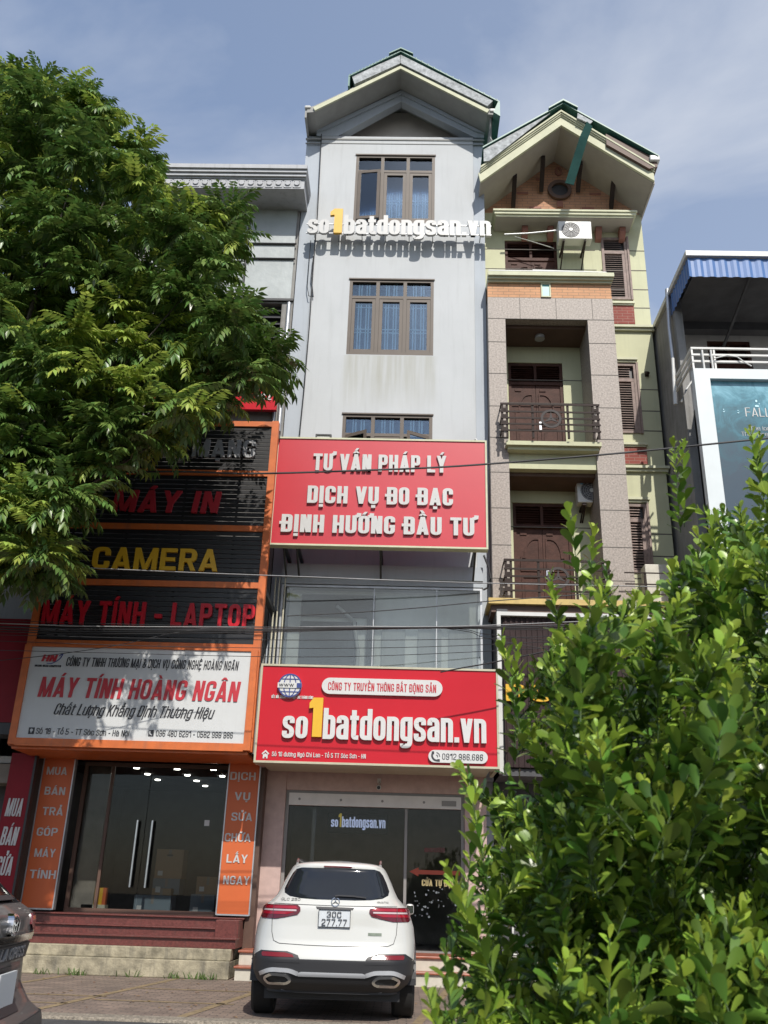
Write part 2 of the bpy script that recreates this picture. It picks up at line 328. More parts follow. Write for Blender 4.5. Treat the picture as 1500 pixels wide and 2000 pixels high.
        if c == 'đ': ln((W * .45, .89), (W + tv * .4, .89))
    elif c == 'e': rb([(l + tv * .4, XH * .47), (r, XH * .47), (r, xt), (l, xt), (l, b), (r, b), (r, XH * .33)])
    elif c in 'hn': ln((l, 0), (l, 1 if c == 'h' else XH)); rb([(tv * .8, xt), (r, xt), (r, 0)])
    elif c == 'm': w_ = W * 1.55; ln((l, 0), (l, XH)); rb([(tv * .8, xt), (w_ / 2, xt), (w_ / 2, 0)]); rb([(w_ / 2 + l * .8, xt), (w_ - l, xt), (w_ - l, 0)])
    elif c == 'i': ln((l, 0), (l, XH)); ln((l, .86), (l, 1)); w_ = tv
    elif c == 'l': ln((l, 0), (l, 1)); w_ = tv
    elif c == 'o': rb([(l, b), (r, b), (r, xt), (l, xt)], True)
    elif c == 'r': w_ = W * .72; ln((l, 0), (l, XH)); rb([(tv * .8, XH * .62), (tv, xt), (w_, xt)], q=.1)
    elif c == 't': w_ = W * .72; rb([(w_ * .45, .95), (w_ * .45, b), (w_, b)], q=.08); ln((0, xt), (w_, xt))
    elif c == 'u': rb([(l, XH), (l, b), (r - l * .8, b)]); ln((r, 0), (r, XH))
    elif c == 'v': dg(0, XH, W / 2 - tv / 2, 0); dg(W - tv, XH, W / 2 - tv / 2, 0)
    elif c == 'w': w_ = W * 1.45; [dg(a, XH, q, 0, tv * .85) for a, q in ((0, w_ * .22), (w_ / 2 - tv * .42, w_ * .22), (w_ / 2 - tv * .42, w_ * .78 - tv * .85), (w_ - tv * .85, w_ * .78 - tv * .85))]
    elif c == 'y': dg(0, XH, W / 2 - tv / 2, 0); dg(W - tv, XH, W * .22, -.24)
    elif c == '1': w_ = W * .78; ln((w_ - l, 0), (w_ - l, 1)); S.append(('p', [(0, .72), (0, .86), (w_ - tv * 1.02, 1), (w_ - tv * .98, 1), (w_ - tv * .98, .74)]))
    elif c == '2': rb([(l, .68), (l, t), (r, t), (r, .55), (l, .22), (l, b)], q=W * .4); ln((0, b), (W, b))
    elif c == '3': rb([(l, .7), (l, t), (r, t), (r, .52), (W * .35, .52)], q=W * .4); rb([(W * .35, .5), (r, .5), (r, b), (l, b), (l, .3)], q=W * .4)
    elif c == '4': ln((r - .04, 0), (r - .04, 1)); ln((0, .25), (W * 1.02, .25)); dg(W * .62 - tv * .4, 1, 0, .25, tv * .8)
    elif c == '5': ln((W * .95, t), (0, t)); ln((l, t), (l, .48)); rb([(l * .6, .55), (r, .6), (r, b), (l, b), (l, .28)], q=W * .45)
    elif c == '6': rb([(r, .72), (r, t), (l, t), (l, b), (r, b), (r, .55), (l, .55)], q=W * .45)
    elif c == '8': rb([(l + .02, .53), (r - .02, .53), (r - .02, t), (l + .02, t)], True, W * .4); rb([(l, b), (r, b), (r, .5), (l, .5)], True, W * .4)
    elif c == '9': rb([(l, .28), (l, b), (r, b), (r, t), (l, t), (l, .45), (r, .45)], q=W * .45)
    elif c == '7': ln((0, t), (W, t)); dg(W - tv, 1 - th * .98, W * .2, 0)
    elif c == '.': ln((l, 0), (l, th * 1.15)); w_ = tv
    elif c == ',': dg(l * .4, .15, 0, -.12); w_ = tv
    elif c == '-': ln((0, .42), (W * .6, .42)); w_ = W * .6
    elif c == '▪': ln((0, .42), (tv * 1.4, .42)); ln((0, .5), (tv * 1.4, .5)); w_ = tv * 1.4
    elif c == ' ': w_ = W * .62
    return w_, S

def lettering(s, x0, x1, z0, cap, Y, mat, name='lettering', parent=None, tv=.2, th=.15, W=.5, gap=.07, depth=.02, slant=0, mb=None):
    own = mb is None; mb = mb or MB(); out = []; cx = 0
    for ch in unicodedata.normalize('NFC', s):
        base = ch; marks = ''
        if ch not in 'Đđ':
            dcmp = unicodedata.normalize('NFD', ch); base, marks = dcmp[0], dcmp[1:]
        gb = base
        gw, S = glyph('i' if base == 'i' and not marks else base, tv, th, W)
        if base == 'i' and marks and marks != '\u0323': S = S[:1]
        top = 1.0 if (base.isupper() or base in 'bdđhkl') else XH
        c_ = gw / 2; h = top + .06; k = min(1, .62 / max(.62, 1)); mw_ = .19
        if '\u031b' in marks: S = S + [('r', [(gw - tv * .3, top - .06), (gw + tv * .45, top + .0), (gw + tv * .5, top + .14)], False)]
        if '\u0302' in marks: S = S + [('d', c_ - tv * .35, h + .13, c_ - mw_, h, tv * .7), ('d', c_ - tv * .35, h + .13, c_ + mw_ - tv * .7, h, tv * .7)]; h += .15
        if '\u0306' in marks: S = S + [('r', [(c_ - .15, h + .12), (c_ - .07, h + .03), (c_ + .07, h + .03), (c_ + .15, h + .12)], False)]; h += .15
        if '\u0301' in marks: S = S + [('d', c_ + .02, h + .16, c_ - .1, h, tv * .7)]
        if '\u0300' in marks: S = S + [('d', c_ - .14, h + .16, c_ - .04, h, tv * .7)]
        if '\u0303' in marks: S = S + [('r', [(c_ - .17, h + .03), (c_ - .06, h + .11), (c_ + .06, h + .05), (c_ + .17, h + .13)], False)]
        if '\u0309' in marks: S = S + [('r', [(c_ - .08, h + .19), (c_ + .06, h + .19), (c_ + .06, h + .1), (c_ - .02, h)], False)]
        if '\u0323' in marks: S = S + [('r', [(c_, -.22), (c_, -.07)], False)]
        out.append((cx, S)); cx += gw + (gap if ch != ' ' else 0)
    tot = cx - gap; sx = (x1 - x0) / tot; j = 0
    tf = lambda x, z: (x0 + x * sx + slant * z * cap, z0 + z * cap)
    for ox, S in out:
        for q in S:
            y0 = Y - depth - .0011 * (j % 4); j += 1
            if q[0] == 'r':
                pts = [(p[0] + ox, p[1]) for p in q[1]]
                tmp = MB().ribbon(pts, tv, th, 0, 1, q[2])
                mb.add([(tf(v[0], v[2])[0], y0 if v[1] < .5 else Y, tf(v[0], v[2])[1]) for v in tmp.v], tmp.f)
            else:
                poly = q[1] if q[0] == 'p' else [(q[1], q[2]), (q[1] + q[5], q[2]), (q[3] + q[5], q[4]), (q[3], q[4])]
                mb.prism([tf(p[0] + ox, p[1]) for p in poly], y0, Y)
    return mb.build(name, mat, parent) if own else mb
# ------------------------------------------------------------------ palette
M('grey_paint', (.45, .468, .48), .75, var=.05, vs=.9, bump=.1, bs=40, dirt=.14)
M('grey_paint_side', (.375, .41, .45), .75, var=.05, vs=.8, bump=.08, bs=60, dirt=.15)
M('soffit_grey', (.30, .30, .29), .8, var=.1)
M('cream_trim', (.50, .505, .36), .7, var=.1)
M('green_sheet', (.06, .17, .14), .45, var=.15, vs=4)
M('foil', (.36, .38, .39), .75, var=.4, vs=9, bump=.4, bs=14, spec=.2)
M('bronze', (.115, .094, .078), .5, var=.08, spec=.3)
M('curtain', (.065, .135, .185), .8, var=.15, vs=1)
M('bar_blue', (.75, .95, .98), .4, var=.05)
M('red_sign', (.46, .013, .024), .32, var=.05, vs=.8, spec=.25)
M('red_sign_gloss', (.46, .018, .032), .36, var=.05, vs=.8, spec=.6)
M('alu_gold', (.42, .40, .29), .4, var=.1, spec=.6)
M('white_letter', (.47, .47, .46), .45, var=.04)
M('white_acrylic', (.54, .54, .53), .35, var=.03)
M('yellow_letter', (.64, .37, .02), .4, var=.04)
M('black_paint', (.02, .02, .022), .45, var=.2)
M('text_black', (.025, .025, .03), .5, var=.1)
M('text_red', (.42, .022, .035), .45, var=.08)
M('navy', (.03, .05, .2), .4, var=.05)
M('pink_stone', (.46, .33, .295), .55, var=.12, vs=6, bump=.05, dirt=.1)
M('door_frame', (.22, .21, .20), .4, var=.06)
M('rail_white', (.62, .60, .57), .4, var=.08)
M('taupe', (.24, .21, .18), .8, var=.2)
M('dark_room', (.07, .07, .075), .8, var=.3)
M('reflection_white', (.74, .76, .75), .8, var=.1)
M('tread', (.30, .10, .06), .35, var=.2, vs=8)
M('riser_tile', (.50, .47, .40), .4, var=.1, vs=8, dirt=.25)
M('steel', (.5, .5, .5), .25, metal=1, var=.05)
M('galv', (.42, .43, .44), .4, metal=.6, var=.15)
M('rubber_cable', (.02, .02, .022), .6, var=.1)
M('cable_grey', (.30, .30, .30), .5, var=.1)
M('conduit_cream', (.50, .47, .36), .5, var=.15)
M('white_plastic', (.54, .54, .52), .4, var=.05)
M('orange_paint', (.52, .125, .028), .45, var=.14, vs=5, dirt=.35)
M('orange_panel', (.50, .105, .025), .5, var=.05, vs=2)
M('black_slat', (.014, .014, .016), .4, var=.3, vs=4)
M('maroon_granite', (.12, .035, .03), .3, var=.35, vs=30, dirt=.25)
M('old_concrete', (.27, .24, .17), .9, var=.55, vs=4.5, bump=.6, bs=18, dirt=.8)
M('sign_white', (.53, .54, .54), .4, var=.03, dirt=.05)
M('silver_letter', (.40, .40, .41), .35, metal=.3, var=.1)
M('maroon_panel', (.20, .010, .018), .5, var=.08, spec=.2)
M('cardboard', (.30, .20, .12), .85, var=.1)
M('carton_grey', (.16, .20, .23), .8, var=.1)
M('cream_paint', (.55, .52, .45), .75, var=.08, dirt=.2)
M('green_paint', (.47, .475, .315), .75, var=.07, vs=1.2, bump=.06, bs=50, dirt=.13)
M('granite', (.285, .245, .215), .55, var=.38, vs=26, bump=.06, bs=120, dirt=.1)
M('groove', (.10, .09, .08), .8)
M('dark_wood', (.062, .028, .021), .55, spec=.15, var=.3, vs=6, bump=.2, bs=30)
M('old_wood', (.24, .18, .16), .7, var=.25, vs=9, dirt=.4)
M('iron_brown', (.034, .024, .021), .6, metal=0, var=.2, spec=.15)
M('soffit_tan', (.33, .30, .27), .8, var=.08)
M('brown_trim', (.09, .05, .035), .6, var=.2)
M('ac_white', (.55, .55, .52), .4, var=.05, dirt=.12)
M('ac_dark', (.05, .05, .055), .5, var=.1)
M('label_blue', (.18, .45, .62), .4)
M('brown_sheet', (.035, .022, .022), .6, spec=.15, var=.25, vs=4)
M('blue_sheet', (.07, .155, .36), .45, var=.1, vs=3)
M('dark_soffit', (.10, .10, .105), .8, var=.2)
M('stained_wall', (.24, .235, .225), .9, var=.2, vs=1.5, bump=.3, bs=12, dirt=.75)
M('white_wall', (.52, .51, .49), .8, var=.08, vs=1, dirt=.25)
M('billboard_frame', (.54, .585, .595), .45, var=.03)
M('glazed_sheet', (.36, .39, .39), .35, var=.12, vs=2, bump=.3, bs=6, dirt=.15)
M('cornice_grey', (.40, .41, .43), .7, var=.08, dirt=.35)
M('rust', (.20, .06, .025), .85, var=.4, vs=14)
brick('brick_peach', (.56, .30, .16), (.50, .26, .14), (.28, .19, .12), .24, .075, .006, dirt=.12)
brick('brick_red', (.24, .055, .04), (.20, .045, .035), (.26, .15, .12), .24, .075, .006)
brick('brick_gable', (.47, .25, .15), (.42, .22, .13), (.25, .16, .11), .26, .085, .007, dirt=.15)
brick('pavers', (.22, .165, .13), (.155, .118, .096), (.09, .075, .065), .2, .1, .008, axes='xy', bump=.6, var=.3, dirt=.35)
brick('sheet_rows', (.40, .42, .42), (.37, .39, .40), (.25, .27, .28), 4, .045, .003, bump=.6)
glass('window_glass', (.85, .92, .96), .07, .03, (.55, .68, .82))
glass('shop_glass', (.74, .76, .76), .008, .01, (.62, .62, .62), 1.25)
glass('front_glass', (.90, .92, .90), .09, .03, (.95, .90, .80), 1.35)
emit('lamp_lit', (1, .95, .85), 13.0)
emit('led_white', (.62, .70, 1), .55)
emit('led_yellow', (.8, .6, .1), .35)

# rain-streak stain below the fourth floor window, fixed to the wall
def stain(mat, x0, x1, z0, z1):
    m = MAT[mat]; t = m.node_tree; n = t.nodes; l = t.links; b = n['Principled BSDF']
    src = b.inputs['Base Color'].links[0].from_socket
    g = n.new('ShaderNodeNewGeometry'); sp = n.new('ShaderNodeSeparateXYZ'); l.new(g.outputs['Position'], sp.inputs[0])
    def band(sock, a0, a1, b0, b1):
        p = n.new('ShaderNodeMapRange'); p.inputs[1].default_value = a0; p.inputs[2].default_value = a1; l.new(sock, p.inputs[0])
        q = n.new('ShaderNodeMapRange'); q.inputs[1].default_value = b0; q.inputs[2].default_value = b1; q.inputs[3].default_value = 1; q.inputs[4].default_value = 0; l.new(sock, q.inputs[0])
        k = n.new('ShaderNodeMath'); k.operation = 'MULTIPLY'; l.new(p.outputs[0], k.inputs[0]); l.new(q.outputs[0], k.inputs[1]); return k.outputs[0]
    bx, bz = band(sp.outputs[0], x0 - .12, x0 + .05, x1 - .05, x1 + .12), band(sp.outputs[2], z0, z0 + .9, z1 - .01, z1)
    mp_ = n.new('ShaderNodeMapping'); mp_.inputs['Scale'].default_value = (9, 1, .5); l.new(g.outputs['Position'], mp_.inputs[0])
    ns = n.new('ShaderNodeTexNoise'); ns.inputs['Scale'].default_value = 1.3; ns.inputs['Detail'].default_value = 7; l.new(mp_.outputs[0], ns.inputs['Vector'])
    r_ = n.new('ShaderNodeMapRange'); r_.inputs[1].default_value = .35; r_.inputs[2].default_value = .75; r_.inputs[3].default_value = .25; r_.inputs[4].default_value = .95; l.new(ns.outputs['Fac'], r_.inputs[0])
    k = n.new('ShaderNodeMath'); k.operation = 'MULTIPLY'; l.new(bx, k.inputs[0]); l.new(bz, k.inputs[1])
    k2 = n.new('ShaderNodeMath'); k2.operation = 'MULTIPLY'; l.new(k.outputs[0], k2.inputs[0]); l.new(r_.outputs[0], k2.inputs[1])
    mm = n.new('ShaderNodeMixRGB'); mm.inputs[2].default_value = (.33, .33, .29, 1); l.new(k2.outputs[0], mm.inputs[0]); l.new(src, mm.inputs[1]); l.new(mm.outputs[0], b.inputs['Base Color'])
stain('grey_paint', -1.44, .49, 10.9, 12.35)

# ------------------------------------------------------------------ ground
road = M('asphalt', (.05, .05, .05), .9, var=.25, vs=6, bump=.5, bs=60)
tag(MB().box(-400, 400, -300, 500, -.6, -.02).build('road', 'asphalt'), kind='structure')
M('kerb_stone', (.22, .19, .15), .9, var=.5, vs=28, bump=1.0, bs=45, dirt=.4)
tag(MB().box(-30, 30, 10.95, 11.27, -.3, .012).build('kerb', 'kerb_stone', bevel=.03), kind='structure')
tag(MB().box(-30, 30, 11.27, 30, -.3, 0).build('pavement', 'pavers'), kind='structure')
M('paver_yellow', (.21, .155, .085), .9, var=.35, vs=9, dirt=.5)
pb = MB()
def band(p, q, w_, z=.004):
    d = Vector((q[0] - p[0], q[1] - p[1])).normalized(); n_ = Vector((-d.y, d.x)) * w_ / 2
    pb.quad((p[0] - n_.x, p[1] - n_.y, z), (p[0] + n_.x, p[1] + n_.y, z), (q[0] + n_.x, q[1] + n_.y, z), (q[0] - n_.x, q[1] - n_.y, z))
for x in (-7.2, -5.5, -3.8, -2.1, .45, 2.2, 3.9, 5.6): band((x - .25, 11.3), (x + .35, 16.0), .11)
for y, a, b in ((12.7, -2.0, -3.7), (14.3, -1.9, -3.6), (13.1, -5.3, -3.7), (12.2, -5.5, -3.9)): band((a, y), (b, y + .02), .10, .004)
tag(pb.build('pavement_marking', 'paver_yellow'), kind='structure')

# ------------------------------------------------------------------ generic builders
def window(parent, x0, x1, z0, z1, Y, trans=.24, cols=3, ajar=()):
    """three light casement window with fanlights, security bars behind the panes"""
    f = MB(); t = .07; f.frame(x0, x1, z0, z1, t, Y - .03, Y + .09)
    zt = z1 - (z1 - z0) * trans; wd = (x1 - x0 - 2 * t - (cols - 1) * .08) / cols
    cells = [(x0 + t + i * (wd + .08), x0 + t + i * (wd + .08) + wd) for i in range(cols)]
    for i in range(cols - 1): f.box(cells[i][1], cells[i + 1][0], Y - .028, Y + .088, z0 + t, z1 - t)
    for a, b in cells: f.box(a, b, Y - .025, Y + .085, zt - .035, zt + .035)
    f.box(x0 - .02, x1 + .02, Y - .06, Y - .03, z1 - .012, z1 + .02)
    win = f.build('window', 'bronze', parent)
    pn = MB(); br = MB(); cu = MB()
    for i, (a, b) in enumerate(cells):
        pn.box(a, b, Y + .03, Y + .035, zt + .035, z1 - t)
        s = MB()
        if i in ajar:
            wq = (b - a); an = R(7 if z0 > 15 else 30); zz0, zz1 = z0 + t, zt - .035
            s.frame(0, wq, zz0, zz1, .075, -.02, .02); pm = MB().box(.075, wq - .075, -.003, .003, zz0 + .075, zz1 - .075)
            left = i == 0
            def rot(v, c=math.cos(an), si=math.sin(an)):
                return (a + v[0] * c, Y - .05 + v[1] * c - v[0] * si, v[2]) if left else (b - (wq - v[0]) * c, Y - .05 + v[1] * c - (wq - v[0]) * si, v[2])
            s.v = [rot(v) for v in s.v]; pm.v = [rot(v) for v in pm.v]; pn.add(pm.v, pm.f)
        else:
            s.frame(a + .004, b - .004, z0 + t + .004, zt - .039, .075, Y - .015, Y + .055)
            pn.box(a + .075, b - .075, Y + .02, Y + .026, z0 + t + .075, zt - .035 - .075)
        s.build('sash', 'bronze', win)
        xa, xb = a + .06, b - .06; q = (xb - xa)
        for u in (.22, .36, .64, .78): br.box(xa + q * u - .016, xa + q * u + .016, Y + .07, Y + .085, z0 + t, z1 - t)
        zl = z0 + t; hh = zt - zl
        for u in (.40, .46, .86, .92): br.box(xa + .02, xb - .02, Y + .087, Y + .1, zl + hh * u - .013, zl + hh * u + .013)
    cu.box(x0 + .02, x1 - .02, Y + .30, Y + .31, z0 + .02, z1 - .02)
    pn.build('pane', 'window_glass', win); br.build('security_bars', 'bar_blue', win); cu.build('curtain', 'curtain', win)
    return win

# ------------------------------------------------------------------ the tall grey house
YW = 17.5
gh = thing('town_house', 'tall narrow grey town house with a green gable roof and two red signs', 'house', (-.5, YW, 0))
wx = (-1.44, .49); WZ = ((16.02, 18.08), (12.36, 14.38), (8.82, 10.86))
HB = MB(); HB.wall(-2.33, 1.42, 7.3, 18.68, YW, YW + .2, [(wx[0], wx[1], a, b) for a, b in WZ])
HB.build('wall', 'grey_paint', gh)
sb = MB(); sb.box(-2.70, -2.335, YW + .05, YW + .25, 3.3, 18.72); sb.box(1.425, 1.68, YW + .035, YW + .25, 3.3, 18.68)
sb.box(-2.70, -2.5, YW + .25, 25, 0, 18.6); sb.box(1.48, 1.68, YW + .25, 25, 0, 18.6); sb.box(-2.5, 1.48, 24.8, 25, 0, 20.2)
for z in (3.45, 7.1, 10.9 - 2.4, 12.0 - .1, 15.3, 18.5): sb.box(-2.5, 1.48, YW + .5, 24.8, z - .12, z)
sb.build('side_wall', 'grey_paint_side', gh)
# string course and grooves near the top
g = MB(); g.box(-2.72, 1.70, YW - .02, YW + .03, 18.56, 18.60); g.box(-2.72, 1.70, YW - .012, YW + .03, 18.44, 18.455); g.each('string_course', 'soffit_grey', gh)
for z0, z1 in WZ: window(gh, wx[0], wx[1], z0, z1, YW + .03, ajar=(0,) if z0 > 15 else ((0, 2) if z0 < 10 else ()))
# roof: concrete gable slab, open attic, metal sheets on top
YF = 16.85; A_ = (-.4, 20.22); LFT = (-2.45, 18.82); RGT = (1.72, 18.80)
rb = MB()
th_ = .17
rb.prism([(LFT[0] - .2, LFT[1] - .02), LFT, A_, (A_[0], A_[1] + th_), (LFT[0] - .05, LFT[1] + th_ + .02), (LFT[0] - .2, LFT[1] + .14)], YF + .02, 24)
rb.prism([RGT, (RGT[0] + .2, RGT[1] - .02), (RGT[0] + .2, RGT[1] + .14), (RGT[0] + .05, RGT[1] + th_ + .02), (A_[0], A_[1] + th_), A_], YF + .02, 24)
roof = rb.build('roof', 'soffit_grey', gh)
tr = MB(); tr.prism([LFT, A_, (A_[0], A_[1] + .1), (LFT[0] - .05, LFT[1] + .1)], YF - .03, YF + .018); tr.prism([A_, RGT, (RGT[0] + .05, RGT[1] + .1), (A_[0], A_[1] + .1)], YF - .03, YF + .018)
tr.build('rake_trim', 'cream_trim', roof)
gb = MB()   # gable band around the open attic
gb.prism([(-2.46, 18.69), (-1.93, 18.69), (-.38, 19.86), (-.38, 20.20), (-.42, 20.18), (-2.46, 18.84)], YW + .0, YW + .22)
gb.prism([(1.46, 18.69), (1.70, 18.69), (1.70, 18.80), (-.375, 20.20), (-.375, 19.86)], YW + .0, YW + .22)
gb.prism([(-2.46, 18.80), (-2.2, 18.87), (-.38, 20.06), (-.38, 20.19), (-2.46, 18.83)], YW - .05, YW - .002)
gb.prism([(-.375, 20.06), (1.5, 18.84), (1.72, 18.78), (-.375, 20.19)], YW - .05, YW - .002)
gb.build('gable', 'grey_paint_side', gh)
MB().box(-2.5, 1.48, 18.1, 18.2, 18.52, 20.1).build('attic_wall', M('attic_plaster', (.50, .46, .42), .8), gh)
ft = MB()   # foil faced insulation strips
ft.prism([(-.42, 20.36), (-.42, 20.64), (-1.60, 19.92), (-1.52, 19.66)], YF - .06, YF + .3); ft.prism([(-.41, 20.36), (1.72, 18.97), (1.86, 19.14), (-.41, 20.64)], YF - .07, YF + .3)
ft.each('insulation_strip', 'foil', roof)
gs = MB()
for a, b in (((-.41, 20.72), (-1.68, 19.86)), ((-.41, 20.72), (2.02, 19.06))):
    gs.prism([a, b, (b[0], b[1] + .035), (a[0], a[1] + .035)], YF - .1, 24)
    n_ = 16
    for i in range(n_):
        u = (i + .5) / n_; x = a[0] + (b[0] - a[0]) * u; z = a[1] + (b[1] - a[1]) * u + .036; gs.box(x - .02, x + .02, YF - .1, 24, z - .01, z + .02)
gs.box(-1.68, -1.64, YF - .1, 24, 19.55, 19.86); gs.prism([(1.86, 18.75), (2.02, 18.62), (2.02, 19.06), (1.98, 19.09)], YF - .1, 24)
gs.build('metal_sheet', 'green_sheet', roof)
rc = MB(); rc.prism([(-.70, 20.60), (-.41, 20.78), (-.10, 20.60), (-.10, 20.63), (-.41, 20.82), (-.70, 20.63)], YF - .14, 24); rc.build('ridge_cap', 'green_sheet', roof)
gt = MB(); gt.box(-2.70, -2.652, YF + .04, 24, 18.66, 18.98); gt.build('gutter', 'soffit_grey', roof)
ec = MB(); ec.box(-2.715, -2.56, YF - .02, YF + .2, 18.92, 19.0); ec.box(1.78, 1.96, YF - .02, YF + .2, 18.86, 18.96); ec.each('pipe_elbow', 'white_plastic', roof, bevel=.03)
dp = MB(); dp.tube([(1.83, YF + .1, 18.9), (1.80, YF + .3, 18.3), (1.76, YW - .1, 18.0), (1.74, YW - .08, 17.5)], .05); dp.tube([(1.80, YF + .2, 18.25), (1.86, YF + .2, 18.1), (1.84, YF + .25, 17.9)], .018)
dp.each('downpipe', 'soffit_grey', gh, smooth=50)
# glazed first floor
bm_ = MB(); bm_.wall(-2.33, 1.42, 5.1, 7.3, YW + .02, YW + .2, [(-2.28, 1.38, 5.15, 7.02)]); bm_.box(-2.45, 1.5, YW - .34, YW - .002, 7.02, 7.3); bm_.box(-2.45, 1.5, YW - .30, YW - .002, 6.9, 7.02)
bm_.box(-2.33, 1.42, YW + .02, YW + .2, 3.4, 5.1)
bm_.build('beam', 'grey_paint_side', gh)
fg = MB(); fg.frame(-2.44, 1.48, 4.95, 6.88, .04, YW - .29, YW - .24)
for x in (-.62, .6): fg.box(x - .008, x + .008, YW - .28, YW - .25, 4.99, 6.84)
fo = fg.build('shopfront_window', 'galv', gh); MB().box(-2.40, 1.44, YW - .268, YW - .262, 4.99, 6.84).build('pane', 'front_glass', fo)
fi = MB(); fi.box(-2.3, 1.4, 17.46, 17.5, 4.9, 6.85); fi.build('reflection_wall', 'reflection_white', fo)  # pale sheet behind the glass, stands in for the reflected buildings opposite
fi = MB(); fi.box(-2.05, -.95, 17.40, 17.455, 4.9, 6.2); fi.box(-.75, -.60, 17.34, 17.455, 4.9, 6.4); fi.box(-2.05, -.60, 17.40, 17.455, 6.3, 6.75); fi.build('reflection_dark', 'black_paint', fo)  # dark shapes added behind the glass in place of a reflected window
fi = MB()
for a in (-.45, .25, .85): fi.box(a, a + .45, 17.40, 17.455, 4.9, 6.1)
fi.tube([(-1.35, 17.34, 6.5), (-1.0, 17.34, 6.2), (-.9, 17.34, 5.6), (-.92, 17.34, 5.0)], .035); fi.build('reflection_panel', 'grey_paint', fo)  # panels and pipe added as stand-ins for reflections in the glass
# ground floor front
YD = 17.4
pl = MB(); pl.box(-2.56, -2.10, YD - .08, YD + .5, .42, 3.36); pl.box(1.13, 1.52, YD - .08, YD + .5, .42, 3.36); pl.box(-2.10, 1.13, YD - .05, YD + .4, 3.02, 3.36)
pl.box(-2.56, 1.52, 16.3, YD - .09, 3.36, 3.44)
pil = pl.each('pillar', 'pink_stone', gh, bevel=.008)
df = MB(); df.box(-2.10, -2.04, YD, YD + .1, .42, 3.02); df.box(1.07, 1.13, YD, YD + .1, .42, 3.02); df.box(-2.04, 1.07, YD, YD + .1, 2.97, 3.02)
df.box(-1.62, -1.56, YD + .22, YD + .3, .42, 2.72); df.box(.06, .11, YD + .04, YD + .1, .44, 2.76); df.box(-2.04, 1.07, YD - .02, YD + .12, .40, .44)
dr = df.build('door', 'door_frame', gh)
rl = MB(); rl.box(-2.04, 1.07, YD - .04, YD + .12, 2.76, 2.97); rl.build('door_rail', 'rail_white', dr)
dt = MB()
for x in (-1.85, -1.1, -.35, .4): dt.disc((x, 2.865), .022, YD - .05, YD - .041)
dt.box(.72, .98, YD - .055, YD - .041, 2.81, 2.9); dt.each('rail_fitting', 'door_frame', dr)
gp = MB(); gp.box(-2.04, .055, YD + .06, YD + .068, .44, 2.76); gp.box(.115, 1.07, YD + .05, YD + .058, .44, 2.76); gp.build('pane', 'shop_glass', dr)
dc = MB(); dc.prism([(.16, 1.70), (.32, 1.77), (.32, 1.73), (1.05, 1.73), (1.05, 1.66), (.32, 1.66), (.32, 1.62)], YD + .045, YD + .049); M('decal_red', (.34, .05, .02), .5); dc.build('arrow', 'decal_red', dr)
M('decal_gold', (.32, .26, .12), .5)
lettering('CỬA TỰ ĐỘNG', .38, 1.02, 1.47, .11, YD + .049, 'decal_gold', 'lettering', dr, depth=.003)
lettering('NGƯỜI', .42, .78, 2.03, .07, YD + .049, M('decal_dim', (.10, .02, .015), .5), 'lettering', dr, depth=.003)
sf = MB()
for i in range(34):
    x, z = .22 + .8 * random.random(), .95 + .48 * random.random(); sf.disc((x, z), random.choice((.008, .012, .02)), YD + .045, YD + .049, 8)
M('decal_grey', (.13, .15, .16), .6); sf.each('snow_decal', 'decal_grey', dr)
ir = MB(); ir.wall(-2.5, 1.48, .40, 3.33, 21.0, 21.1); ir.box(-2.5, 1.48, YD + .5, 21, .34, .40); ir.box(-2.45, -2.35, YD + .5, 21, .4, 3.3); ir.box(1.3, 1.4, YD + .5, 21, .4, 3.3); ir.build('room', 'taupe', gh)
st = MB(); st.box(-2.56, 1.52, 16.06, 17.3, 0, .17); st.box(-2.56, 1.52, 16.38, 17.42, .17, .38); st.build('steps', 'riser_tile', gh)
sn = MB(); sn.box(-2.58, 1.54, 16.02, 16.378, .172, .205); sn.box(-2.58, 1.54, 16.34, 17.36, .382, .415); stp = sn.build('tread', 'tread', gh, bevel=.008)

# things fixed to or standing in the grey house
ss = thing('shop_sign', 'small dark lit sign on the back wall behind the glass door, over the white car', 'sign', (-.8, 20.2, 2.4))
q = at(640, 1590, 20.2), at(757, 1628, 20.2)
MB().box(q[0][0], q[1][0], 20.2, 20.26, q[1][2] - .02, q[0][2] + .02).build('board', 'black_paint', ss)
qx0, qx1, qz = q[0][0] + .08, q[1][0] - .05, q[1][2] + .10; cw = (qx1 - qx0)
lettering('so', qx0, qx0 + cw * .13, qz, .19, 20.2, 'led_white', 'lettering', ss); lettering('1', qx0 + cw * .135, qx0 + cw * .19, qz, .27, 20.2, 'led_yellow', 'lettering', ss); lettering('batdongsan.vn', qx0 + cw * .2, qx1, qz, .21, 20.2, 'led_white', 'lettering', ss)

def camera(name, label, x, y, z, az=0):
    o = thing(name, label, 'camera', (x, y, z))
    b = MB(); b.box(x - .035, x + .035, y, y + .05, z + .02, z + .10); b.tube([(x, y + .02, z + .05), (x, y - .06, z - .0)], .015); b.build('bracket', 'white_plastic', o, bevel=.006)
    b = MB(); b.tube([(x, y + .02, z - .05), (x, y - .17, z - .08)], .042, 14); b.build('body', 'white_plastic', o, smooth=50)
    b = MB(); b.tube([(x, y - .165, z - .079), (x, y - .178, z - .081)], .032, 14); b.build('lens', 'black_paint', o)
camera('security_camera', 'white bullet camera hanging under the long red website sign', -.42, YD - .06, 3.16)

